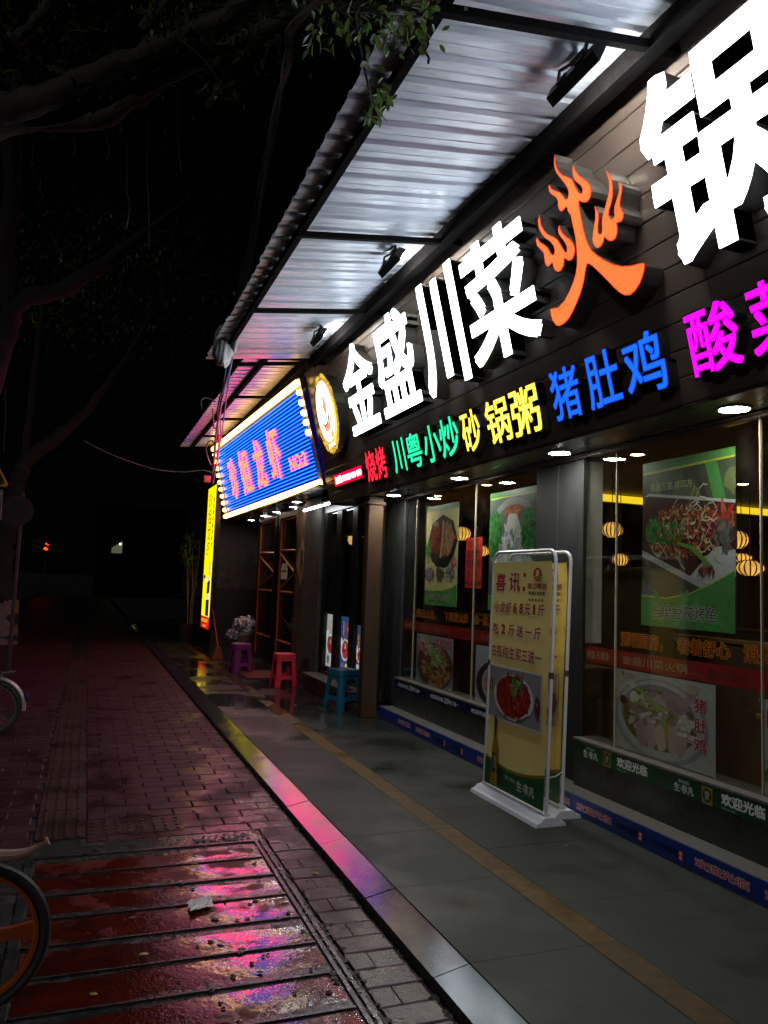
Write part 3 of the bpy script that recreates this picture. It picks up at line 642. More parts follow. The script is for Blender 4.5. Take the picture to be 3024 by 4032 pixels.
bo = MB(); bo.poly(lp([(-.42,-.20),(-.34,-.36),(-.12,-.44),(.16,-.36),(.36,-.16),(.46,.06),(.30,-.10),(.06,-.24),(-.20,-.27)]))
bo.build('bowl_mark', org_, lg)
rm = MB(); rm.tube([fgrid(cY-x*rY, cZ+y*rZ, .128) for x, y in ((-.40,.02),(-.47,-.10),(-.42,-.20),(-.25,-.26),(.02,-.22),(.26,-.06),(.42,.12),(.42,.24),(.34,.30))], [.004,.008,.010,.011,.011,.011,.010,.007,.003], 6); rm.build('bowl_rim', brn, lg)
MB().poly(lp([(.06,-.66),(.14,-.46),(.24,-.38),(.26,-.26),(.32,-.46),(.38,-.48),(.26,-.60)])).build('flame_mark', org_, lg)
MB().poly(lp([(-.14,-.62),(-.08,-.48),(-.04,-.54),(-.06,-.62)])).build('flame_mark', org_, lg)
text('lettering', 'Ji sheng', lambda u, v, d=0.: fgrid(cY-(-.30+.60*u)*rY, cZ+(-.86+.12*v+.05*u)*rZ, d), (0, 1, 0, 1), glow('logo_white', (1, .97, .9), 2.6), lg, .03, 0, False, .1275)

# ================================================================== floodlights under the awning
lens_on = glow('flood_lens', (.95, .96, .92), 150.)
for yc, ln, lab in ((3.10, .40, 'black floodlight nearest the camera, under the awning'), (5.62, .40, 'black floodlight under the awning above the three stroke letter'), (7.72, .38, 'farthest black floodlight under the awning, near the round logo')):
    fx_, fz_ = 2.12, 4.085
    t = thing('floodlight', (fx_, yc, fz_), lab, 'floodlight', 'floodlights shining on the sign')
    ca, sa = math.cos(math.radians(-24)), math.sin(math.radians(-24))
    def tr(a, yy, h): return (fx_+a*ca-h*sa, yc+yy, fz_+a*sa+h*ca)
    hb = MB(); hb.hexa([tr(-.035,-ln/2,-.035),tr(.02,-ln/2,-.055),tr(.02,ln/2,-.055),tr(-.035,ln/2,-.035),tr(-.035,-ln/2,.035),tr(.02,-ln/2,.055),tr(.02,ln/2,.055),tr(-.035,ln/2,.035)])
    for q in (-1, 1): hb.hexa([tr(-.045,q*ln*.2-.03,-.02),tr(-.034,q*ln*.2-.03,-.02),tr(-.034,q*ln*.2+.03,-.02),tr(-.045,q*ln*.2+.03,-.02),tr(-.045,q*ln*.2-.03,.02),tr(-.034,q*ln*.2-.03,.02),tr(-.034,q*ln*.2+.03,.02),tr(-.045,q*ln*.2+.03,.02)])
    hb.build('housing', mat('black_casting', (.02, .02, .022), .45, .4), t)
    MB().hexa([tr(.021,-ln/2+.02,-.028),tr(.026,-ln/2+.02,-.028),tr(.026,ln/2-.02,-.028),tr(.021,ln/2-.02,-.028),tr(.021,-ln/2+.02,.028),tr(.026,-ln/2+.02,.028),tr(.026,ln/2-.02,.028),tr(.021,ln/2-.02,.028)]).build('lens', lens_on, t)
    br = MB(); 
    for s in (-1, 1): br.tube([tr(-.03, s*ln*.30, .0), (fx_-.02, yc+s*ln*.30, fz_+.09), (fx_+.01, yc+s*.05, zA(fx_)-.02)], .010, 5)
    br.tube([(fx_+.01, yc-.06, zA(fx_)-.02), (fx_+.01, yc+.06, zA(fx_)-.02)], .014, 5); br.build('bracket', mat('black_casting', (.02, .02, .022), .45, .4), t)
    MB().hexa([tr(-.037,-.03,-.016),tr(-.0355,-.03,-.016),tr(-.0355,.03,-.016),tr(-.037,.03,-.016),tr(-.037,-.03,.016),tr(-.0355,-.03,.016),tr(-.0355,.03,.016),tr(-.037,.03,.016)]).build('rating_label', mat('paper', (.7, .7, .68), .6), t)

# soffit downlights
def downlight(x, y, z, lens, label, group, r=.075):
    t = thing('downlight', (x, y, z), label, 'downlight', group)
    MB().lathe([(r+.018, .001), (r+.018, -.006), (r+.004, -.009), (r, -.004), (r-.004, .002)], (x, y, z), 24).build('trim_ring', mat('white_enamel', (.6, .6, .58), .35), t, True)
    MB().lathe([(r-.002, -.003), (r*.6, -.010), (0.0005, -.012)], (x, y, z), 24).build('lens', lens, t, True)
cool = glow('cool_downlight', (1, .95, .86), 220.); cool2 = glow('cool_downlight_small', (1, .95, .86), 55.); warm = glow('warm_downlight', (1, .66, .28), 24.)
for x, y, lab in ((3.20, 3.16, 'rightmost round downlight in the soffit under the big sign'), (3.19, 4.80, 'round soffit downlight above the pillar behind the banner stands'), (3.18, 6.42, 'round soffit downlight above the red recruitment notice'), (3.19, 8.10, 'round soffit downlight at the far end of the restaurant windows')):
    downlight(x, y, 2.519, cool, lab, 'downlights in the restaurant soffit')

# ================================================================== inside the dining room
for x, y, lab in ((4.5, 5.55, 'warm downlight in the dining room ceiling left of the grilled fish poster'), (4.4, 8.15, 'warm ceiling downlight seen between the two left window posters'), (4.4, 9.55, 'warm ceiling downlight above the frog hotpot poster'), (6.6, 6.4, 'small distant downlight deep in the dining room on the right'), (7.6, 8.4, 'farthest small downlight at the back of the dining room')):
    downlight(x, y, 2.743, warm, lab, 'downlights in the dining room ceiling', .06)
lan = glow('lantern_glow', (1, .48, .09), .95, .3, 6); slat = mat('lantern_slat', (.11, .055, .02), .6)
def lantern(p, r, h, lab):
    t = thing('pendant_lantern', (p[0], p[1], p[2]-h/2), lab, 'lantern', 'slatted lanterns in the dining room'); p = Vector(p)
    r *= .66; h *= .85
    pf = [(r*math.cos(a)*.92+.02, h*.5*math.sin(a)) for a in [math.radians(-65+130*i/8) for i in range(9)]]
    MB().lathe([(max(.002, a-.006), b_) for a, b_ in pf], p, 20).build('shade', lan, t, True)
    for k_ in range(16):
        a = 2*math.pi*k_/16; MB().tube([p+Vector((q[0]*math.cos(a), q[0]*math.sin(a), q[1])) for q in pf], .0065, 4).build('slat', slat, t)
    MB().tube([p+Vector((0, 0, h*.45)), (p.x, p.y, 2.744)], .004, 5).build('cord', slat, t)
    MB().lathe([(.05, h*.46), (.05, h*.5), (.006, h*.52)], p, 14).build('cap', slat, t)
lantern((5.0, 6.55, 2.15), .15, .19, 'slatted lantern beside the cream column in the right window')
lantern((5.1, 5.02, 1.99), .14, .18, 'slatted lantern right of the grilled fish poster')
lantern((5.9, 5.75, 1.89), .14, .10, 'flat pale lantern lower down right of the grilled fish poster')
lantern((5.3, 5.07, 1.76), .17, .16, 'lowest slatted lantern near the right edge of the window')
lantern((4.7, 6.03, 1.82), .10, .14, 'small lantern low behind the glass joint left of the grilled fish poster')
lantern((4.6, 10.68, 2.30), .19, .22, 'slatted lantern at the far left of the left window')
lantern((4.9, 11.2, 2.22), .15, .20, 'second lantern close behind another at the left window')
lantern((4.7, 9.38, 2.23), .19, .22, 'slatted lantern between the frog poster and the red notice')
lantern((5.1, 9.55, 2.02), .16, .18, 'slatted lantern right of the red recruitment notice')
lantern((4.9, 7.82, 2.30), .12, .26, 'slatted lantern beside the pillar behind the banner stands')
t = thing('cove_light', (6.2, 8.0, 2.68), 'glowing yellow light band crossing the dining room ceiling', 'light')
MB().box(5.7, 9.1, 8.0, 8.06, 2.63, 2.742).build('housing', mat('yellow_plastic', (.5, .36, .03), .4), t)
MB().box(5.72, 9.08, 7.994, 7.998, 2.645, 2.735).build('diffuser', glow('yellow_cove', (1, .66, .02), 1.0), t)
t = thing('cove_light', (4.6, 11.4, 2.4), 'short yellow light box glowing behind the left window lanterns', 'light')
MB().box(4.42, 5.1, 11.6, 11.7, 2.36, 2.48).build('housing', mat('yellow_plastic', (.5, .36, .03), .4), t)
MB().box(4.44, 5.08, 11.594, 11.598, 2.375, 2.465).build('diffuser', glow('yellow_cove2', (1, .55, .04), .8), t)
wood = mat('table_wood', (.14, .075, .03), .35, var=.3, scale=4, stretch=(4, .5, 1)); bench = mat('bench_wood', (.07, .036, .016), .4, var=.3, stretch=(1, 1, .3))
def table(x, y, lab):
    t = thing('dining_table', (x, y, .02), lab, 'table', 'dining tables'); MB().bbox(x-.35, x+.35, y-.6, y+.6, .74, .78, .01).build('table_top', wood, t)
    for sx in (-1, 1):
        for sy in (-1, 1): MB().box(x+sx*.30-.025, x+sx*.30+.025, y+sy*.54-.025, y+sy*.54+.025, .02, .74).build('leg', bench, t)
def booth(x, y, lab, w_=1.2):
    t = thing('booth_bench', (x, y, .02), lab, 'bench', 'booth benches')
    MB().bbox(x-.22, x+.22, y-w_/2, y+w_/2, .36, .46, .02).build('seat', bench, t)
    MB().bbox(x-.24, x-.17, y-w_/2, y+w_/2, .10, 1.14, .02).build('backrest', bench, t)
    MB().bbox(x-.26, x-.15, y-w_/2-.01, y+w_/2+.01, 1.141, 1.175, .008).build('top_rail', wood, t)
    MB().box(x-.18, x+.18, y-w_/2+.05, y+w_/2-.05, .02, .36).build('base', bench, t)
table(4.35, 3.2, 'wooden dining table behind the right window, near the picture edge'); table(4.5, 6.9, 'wooden dining table behind the left window lower posters')
table(6.3, 5.0, 'wooden dining table further back in the dining room')
booth(5.0, 4.2, 'wooden booth bench back behind the orange slogan of the right window', 2.4); booth(5.1, 8.4, 'wooden booth bench back behind the orange slogan of the left window', 2.6)
booth(7.0, 5.6, 'wooden booth bench deep inside the dining room', 2.2)
fp_ = thing('wall_poster', (6.05, 6.2, 1.2), 'dim framed menu poster hanging inside the dining room', 'poster')
MB().box(4.55, 4.95, 7.60, 7.62, 1.30, 1.75).build('frame', wood, fp_); MB().box(4.58, 4.92, 7.594, 7.598, 1.33, 1.72).build('sheet', mat('paper_dim', (.3, .22, .15), .6), fp_)
# ================================================================== posters on the windows (inside of the glass)
PG = GXp+.0225
def poster(name, YL, YR, z0, z1, base, label, cat='poster', group=None):
    t = thing(name, (PG, (YL+YR)/2, z0), label, cat, group)
    MB().box(PG-.0008, PG+.0012, YR, YL, z0, z1).build('sheet', ink(base), t)
    pr = Print(xplane(PG-.0010, YL, YR, z0, z1), step=.0002); pr.asp = abs(YL-YR)/(z1-z0); return t, pr
GRN, YEL = (.08, .30, .06), (.72, .66, .28)
herb = [(.03, .16, .03), (.05, .24, .05), (.02, .10, .02), (.10, .30, .08)]
# frog fish-head hotpot poster
t, p = poster('window_poster', 7.745, 6.962, 1.305, 2.365, YEL, 'tall yellow and green hotpot poster with a black pot in the left window', group='dish posters on the windows')
p.rect(0, 1, .95, 1, (.05, .22, .05)); p.rect(0, 1, .942, .95, (.55, .55, .06))
p.shape([(0, 0), (1, 0), (1, .22), (.85, .185), (.6, .158), (.3, .15), (0, .155)], (.62, .60, .08)); p.shape([(0, 0), (1, 0), (1, .212), (.85, .176), (.6, .149), (.3, .141), (0, .146)], GRN)
p.heap(.5, .06, .45, .05, [(.10, .34, .08), (.07, .26, .05)], 20, (.12, .03))
oc = lambda cu, cv, ru, rv, r=0: [(cu+ru*math.cos(r+math.pi*k/4), cv+rv*math.sin(r+math.pi*k/4)) for k in range(8)]
p.shape(oc(.53, .63, .46, .27), (.012, .012, .014)); p.shape([(.2, .46), (.86, .46), (.7, .38), (.5, .36), (.35, .385)], (.02, .022, .028)); p.shape(oc(.53, .655, .40, .225), (.05, .03, .025))
p.shape([(.16, .70), (.25, .80), (.55, .84), (.50, .68), (.46, .47), (.30, .55)], (.20, .02, .015)); p.shape([(.56, .83), (.80, .78), (.90, .66), (.80, .54), (.50, .47), (.52, .68)], (.50, .20, .12))
p.heap(.33, .66, .16, .14, [(.28, .03, .02), (.16, .01, .01), (.4, .08, .04)], 60, (.05, .018)); p.heap(.70, .65, .17, .15, [(.55, .22, .13), (.62, .35, .22), (.5, .13, .06), (.25, .28, .06), (.7, .6, .5)], 60, (.05, .02))
p.shape([(.53, .84), (.57, .84), (.55, .68), (.50, .47), (.46, .47), (.51, .68)], (.60, .52, .45)); p.rect(.24, .40, .79, .835, (.22, .26, .20))
p.heap(.10, .56, .08, .09, herb+[(.2, .35, .08)], 50, (.05, .012)); p.shape([(.05, .48), (.16, .48), (.14, .42), (.07, .42)], (.35, .36, .40))
for cu, cc in ((.15, [(.40, .30, .42), (.28, .18, .30), (.5, .42, .5)]), (.50, [(.14, .08, .05), (.22, .15, .08), (.1, .1, .05)]), (.80, [(.08, .09, .10), (.2, .2, .2), (.45, .47, .42)])):
    p.ell(cu, .31, .15, .068, (.10, .08, .09) if cu < .2 else (.6, .6, .4)); p.heap(cu, .31, .12, .055, cc, 46, (.05, .012))
p.shape([(.80, .44), (.97, .46), (.99, .40), (.84, .355)], (.42, .05, .06)); p.heap(.9, .44, .07, .02, [(.7, .6, .6), (.5, .1, .1)], 16, (.04, .008))
p.text('美蛙鱼头火锅', (.13, .80, .045, .115), (.8, .8, .75), .030, True); p.text('美蛙鱼头火锅', (.13, .80, .045, .115), (.015, .015, .02), .006, True)
p.build('print', t)
# fish slices poster (partly hidden by the banner stands)
t, p = poster('window_poster', 6.312, 5.50, 1.308, 2.375, (.09, .11, .10), 'fish slice hotpot poster with green coriander, half hidden behind the banner stands', group='dish posters on the windows')
p.rect(0, 1, .955, 1, (.07, .26, .06)); p.rect(0, 1, .945, .955, (.55, .55, .05)); p.rect(0, 1, 0, .12, GRN); p.rect(0, 1, .118, .126, (.55, .55, .06))
for k_ in range(6): p.shape([(.66+k_*.06, .945), (.69+k_*.06, .945), (.78+k_*.05, .80), (.755+k_*.05, .80)], (.13, .24, .08))
p.ell(.52, .60, .54, .34, (.28, .29, .31)); p.ell(.52, .58, .48, .30, (.12, .13, .14))
p.heap(.52, .82, .17, .05, [(.42, .09, .03), (.55, .2, .06), (.3, .04, .02)], 60, (.05, .012))
p.shape([(.42, .80), (.60, .80), (.72, .62), (.92, .42), (.98, .25), (.10, .25), (.14, .42), (.32, .62)], (.55, .56, .60)); p.ell(.5, .745, .09, .06, (.66, .64, .58))
p.heap(.50, .46, .34, .22, [(.60, .60, .64), (.50, .52, .56), (.66, .66, .68), (.42, .44, .5), (.25, .25, .4)], 120, (.08, .022)); p.heap(.52, .55, .1, .12, [(.10, .32, .06), (.12, .12, .25)], 14, (.03, .03))
for cu in (.13, .86): p.heap(cu, .64, .16, .19, herb, 190, (.045, .016))
p.heap(.5, .22, .4, .06, [(.5, .35, .15), (.55, .5, .45), (.25, .15, .3), (.4, .1, .03)], 50, (.07, .02))
p.build('print', t)
# grilled fish poster
t, p = poster('window_poster', 4.198, 3.402, 1.300, 2.375, (.05, .05, .045), 'large grilled fish poster with green coriander on the right window', group='dish posters on the windows')
p.rect(0, 1, .62, 1, (.055, .075, .045)); p.heap(.55, .8, .45, .12, [(.06, .12, .04), (.12, .10, .09), (.05, .05, .04), (.13, .16, .07)], 26, (.14, .06))
p.shape([(0, 1), (1, 1), (1, .955), (0, .94)], (.09, .25, .07)); p.shape([(0, .94), (1, .955), (1, .945), (0, .925)], (.42, .46, .04)); p.shape([(.70, .94), (.82, .945), (.92, .70), (.80, .70)], (.07, .24, .06))
p.text('飘香万里 烤四方', (.09, .62, .815, .865), (.42, .46, .22), .004, True)
p.shape([(0, .72), (.08, .80), (1, .69), (1, .28), (.78, .22), (0, .46)], (.055, .02, .018)); p.shape([(.02, .79), (.08, .808), (1, .712), (1, .694), (.09, .79)], (.45, .46, .48))
p.shape([(0, .46), (.78, .235), (.78, .20), (0, .42)], (.38, .40, .42)); p.shape([(0, .42), (.78, .20), (.72, .17), (0, .36)], (.05, .045, .03)); p.shape([(0, .28), (.26, .165), (0, .165)], (.10, .11, .15))
p.shape([(.55, .30), (.82, .47), (1, .44), (1, .30), (.80, .235)], (.46, .47, .50))
p.heap(.47, .56, .42, .15, [(.30, .04, .03), (.12, .02, .012), (.42, .08, .03), (.06, .04, .02), (.50, .40, .14), (.20, .10, .04)], 620, (.028, .011))
p.heap(.86, .62, .12, .07, [(.30, .03, .02), (.4, .08, .05), (.12, .02, .02)], 90, (.04, .014)); p.heap(.90, .53, .09, .06, [(.05, .05, .05), (.10, .10, .10), (.16, .14, .10)], 40, (.05, .02))
for q in range(34):                                                    # bean sprouts
    a, b_ = random.uniform(.05, .75), random.uniform(.45, .72); c_ = random.uniform(-.15, .15)
    p.k += 1 if q % 5 == 0 else 0
    L_ = [(a+.13*s_, b_+c_*s_+.05*math.sin(3*s_+q)) for s_ in (0, .33, .66, 1)]
    p.shape([(x, y_+.004) for x, y_ in L_]+[(x, y_-.004) for x, y_ in reversed(L_)], random.choice([(.50, .48, .34), (.38, .40, .22), (.6, .58, .46)]), False)
p.heap(.28, .555, .24, .055, herb, 170, (.032, .013)); p.heap(.16, .58, .10, .06, herb, 50, (.032, .013)); p.heap(.45, .60, .3, .10, [(.3, .04, .02), (.5, .1, .05), (.55, .5, .35)], 90, (.02, .009))
p.k += 1; p.shape([(.42, .505), (.60, .47), (.80, .35), (.75, .345), (.57, .45), (.41, .485)], (.14, .30, .06)); p.heap(.72, .33, .1, .03, [(.2, .03, .02), (.05, .03, .02), (.3, .12, .06)], 14, (.025, .012))
p.shape([(0, 0), (1, 0), (1, .335), (.80, .27), (.55, .205), (.3, .175), (0, .185)], (.42, .44, .05)); p.shape([(0, 0), (1, 0), (1, .328), (.80, .262), (.55, .197), (.3, .166), (0, .176)], (.06, .25, .07))
p.heap(.6, .08, .4, .07, [(.08, .30, .09), (.05, .22, .06)], 22, (.14, .03))
p.text('自磨豆花烤鱼', (.135, .835, .045, .135), (.62, .62, .6), .030, True); p.text('自磨豆花烤鱼', (.135, .835, .045, .135), (.02, .02, .03), .006, True)
p.build('print', t)
# lower boards
t, p = poster('window_poster', 4.470, 3.560, .466, .990, (.46, .46, .45), 'white pork tripe chicken soup board standing on the right window sill', group='dish boards standing on the window sills')
p.ell(.47, .45, .475, .50, (.30, .30, .36), 34); p.ell(.47, .47, .44, .46, (.46, .46, .52), 34); p.ell(.46, .50, .385, .38, (.22, .22, .27), 34); p.ell(.47, .46, .37, .36, (.17, .13, .03), 34)
p.heap(.46, .50, .30, .28, [(.42, .38, .36), (.30, .22, .26), (.50, .46, .42), (.26, .17, .22)], 110, (.06, .04)); p.heap(.60, .70, .18, .10, [(.36, .26, .32), (.28, .18, .24)], 26, (.09, .05))
for cu, c_ in ((.30, (.40, .28, .34)), (.40, (.46, .34, .38)), (.50, (.50, .44, .36)), (.62, (.48, .34, .36)), (.70, (.44, .30, .32))): p.blob(cu, .26, .055, .17, c_, 12, random.uniform(-.15, .15), .12, True)
p.ell(.22, .68, .05, .07, (.60, .58, .52)); p.ell(.20, .84, .035, .05, (.55, .55, .45)); p.ell(.10, .62, .04, .055, (.12, .02, .02))
for a, b_, c_, e_ in ((.33, .74, .52, .60), (.22, .62, .34, .60), (.36, .58, .56, .61), (.54, .50, .57, .22), (.25, .80, .35, .74)):
    n_ = Vector((e_-b_, -(c_-a))).normalized()*.016; p.k += 1; p.shape([(a+n_.x, b_+n_.y), (c_+n_.x, e_+n_.y), (c_-n_.x, e_-n_.y), (a-n_.x, b_-n_.y)], (.30, .42, .06), False)
p.heap(.78, .44, .10, .12, [(.50, .46, .40), (.58, .54, .48)], 20, (.05, .05))
for ch, v in (('猪', .74), ('肚', .52), ('鸡', .30)): p.text(ch, (.82, .935, v-.085, v+.085), (.62, .60, .62), .05, True); p.text(ch, (.82, .935, v-.085, v+.085), (.45, .02, .04), .02, True)
p.text('ψ', (.05, .14, .90, .99), (.10, .06, .05), .01); p.blob(.17, .945, .07, .03, (.50, .34, .28), 9); p.blob(.80, .90, .06, .06, (.50, .36, .30), 9)
p.build('print', t)
t, p = poster('window_poster', 3.213, 2.40, .466, .965, (.44, .45, .46), 'grey dish board cut by the right picture edge on the window sill', group='dish boards standing on the window sills')
p.rect(.02, .2, .70, .88, (.45, .04, .04)); p.rect(.045, .18, .74, .84, (.5, .5, .5)); p.heap(.1, .2, .1, .16, herb, 50, (.05, .02)); p.ell(.6, .4, .36, .34, (.5, .5, .52)); p.heap(.6, .42, .3, .28, [(.4, .1, .05), (.5, .3, .1)], 80, (.05, .04)); p.build('print', t)
t, p = poster('window_poster', 7.912, 7.00, .466, .985, (.34, .33, .36), 'stone pot chicken board with spring onion on the left window sill', group='dish boards standing on the window sills')
p.ell(.5, .35, .53, .50, (.22, .24, .34), 30); p.ell(.52, .40, .48, .46, (.10, .05, .02), 30)
p.heap(.55, .38, .40, .36, [(.30, .14, .04), (.20, .08, .02), (.40, .22, .08), (.08, .04, .02), (.44, .30, .14)], 170, (.07, .05)); p.heap(.25, .75, .22, .16, [(.45, .2, .12), (.6, .45, .4), (.35, .1, .06)], 50, (.07, .03))
p.heap(.56, .62, .17, .18, [(.48, .52, .34), (.16, .36, .08), (.36, .46, .18)], 60, (.09, .014)); p.shape([(.10, 1), (.15, 1), (.42, .62), (.38, .62)], (.6, .5, .36)); p.shape([(.22, 1), (.26, 1), (.46, .66), (.43, .66)], (.6, .5, .36))
p.text('石锅鸡', (.52, .93, .76, .95), (.62, .58, .54), .05); p.text('石锅鸡', (.52, .93, .76, .95), (.45, .03, .02), .02); p.build('print', t)
t, p = poster('window_poster', 6.52, 5.60, .466, .975, (.46, .45, .50), 'white hotpot board with a black pan behind the banner stands', group='dish boards standing on the window sills')
p.ell(.52, .34, .50, .46, (.03, .03, .035), 30); p.ell(.54, .36, .40, .38, (.45, .44, .44), 30); p.ell(.54, .36, .35, .33, (.40, .22, .18), 30); p.heap(.54, .34, .3, .3, [(.5, .12, .10), (.55, .35, .3), (.6, .55, .4)], 90, (.06, .04)); p.heap(.5, .6, .14, .06, [(.3, .4, .15), (.5, .52, .4)], 24, (.06, .02)); p.build('print', t)
# red notice with handwriting
t, p = poster('paper_notice', 6.784, 6.448, 1.50, 1.985, (.62, .035, .03), 'red handwritten recruitment notice stuck inside the left window', 'notice')
for s, u0, u1, v0, v1 in (('招', .2, .40, .80, .95), ('工', .60, .80, .82, .95), ('服务员', .08, .86, .60, .76), ('配菜师', .08, .94, .41, .57), ('水', .1, .32, .22, .37), ('台', .55, .76, .22, .37), ('电话', .05, .26, .06, .14), ('13823461499', .32, .96, .06, .14)):
    p.text(s, (u0, u1, v0, v1), (.02, .012, .02), .008, shear=random.uniform(-.15, .05))
p.build('handwriting', t)
# slogans cut from film, red banding
org_film = (.75, .38, .015)
def slogan(name, parts, z0, z1, label):
    t = thing(name, (PG, parts[0][1], z0), label, 'window lettering', 'orange slogans on the windows')
    for s, YL, YR in parts:
        pl = xplane(PG-.001, YL, YR, z0, z1)
        text('letters_outline', s, pl, (0, 1, 0, 1), ink(org_film), t, .045, 0, True, .0002); text('letters', s, pl, (0, 1, 0, 1), ink((.34, .012, .010)), t, .014, 0, True, .0010)
slogan('window_slogan', (('透明厨房，', 4.42, 3.94), ('看着舒心', 3.87, 3.445), ('消费', 3.352, 3.14)), 1.145, 1.245, 'red letters with orange outline below the grilled fish poster')
slogan('window_slogan', (('上酒店太贵，', 8.05, 7.36), ('下厨房太累', 7.23, 6.70), ('想一想，', 6.57, 6.22), ('还', 6.20, 6.10)), 1.158, 1.250, 'red letters with orange outline across the left window above the red band')
redfilm = mat('red_film', (.30, .012, .008), .4, var=.2)
for YL, YR, lst, lab in ((4.818, 1.98, (('烤鱼 石锅鱼', 4.80, 4.50, (.42, .30, .24)), ('金盛川菜火锅', 4.40, 3.78, (.40, .26, .14)), ('美蛙鱼头', 3.62, 3.30, (.14, .02, .02))), 'red film band with faint gold lettering across the right window'),
                         (8.296, 5.476, (('美蛙鱼头', 8.26, 7.98, (.42, .22, .16)), ('金盛川菜火锅', 7.90, 7.1, (.32, .12, .06)), ('石锅鱼', 6.86, 6.62, (.12, .02, .02)), ('金盛川菜', 6.45, 6.0, (.32, .16, .08))), 'red film band with faint lettering across the left window')):
    t = thing('window_band', (GXp, (YL+YR)/2, 1.0), lab, 'window film', 'red film bands on the windows')
    MB().box(PG-.0015, PG-.0004, YR, YL, 1.0, 1.112).build('film', redfilm, t)
    for s, a, e, c_ in lst: text('lettering', s, xplane(PG-.0018, a, e, 1.025, 1.088), (0, 1, 0, 1), ink(c_), t, .01, 0, True, .0002)

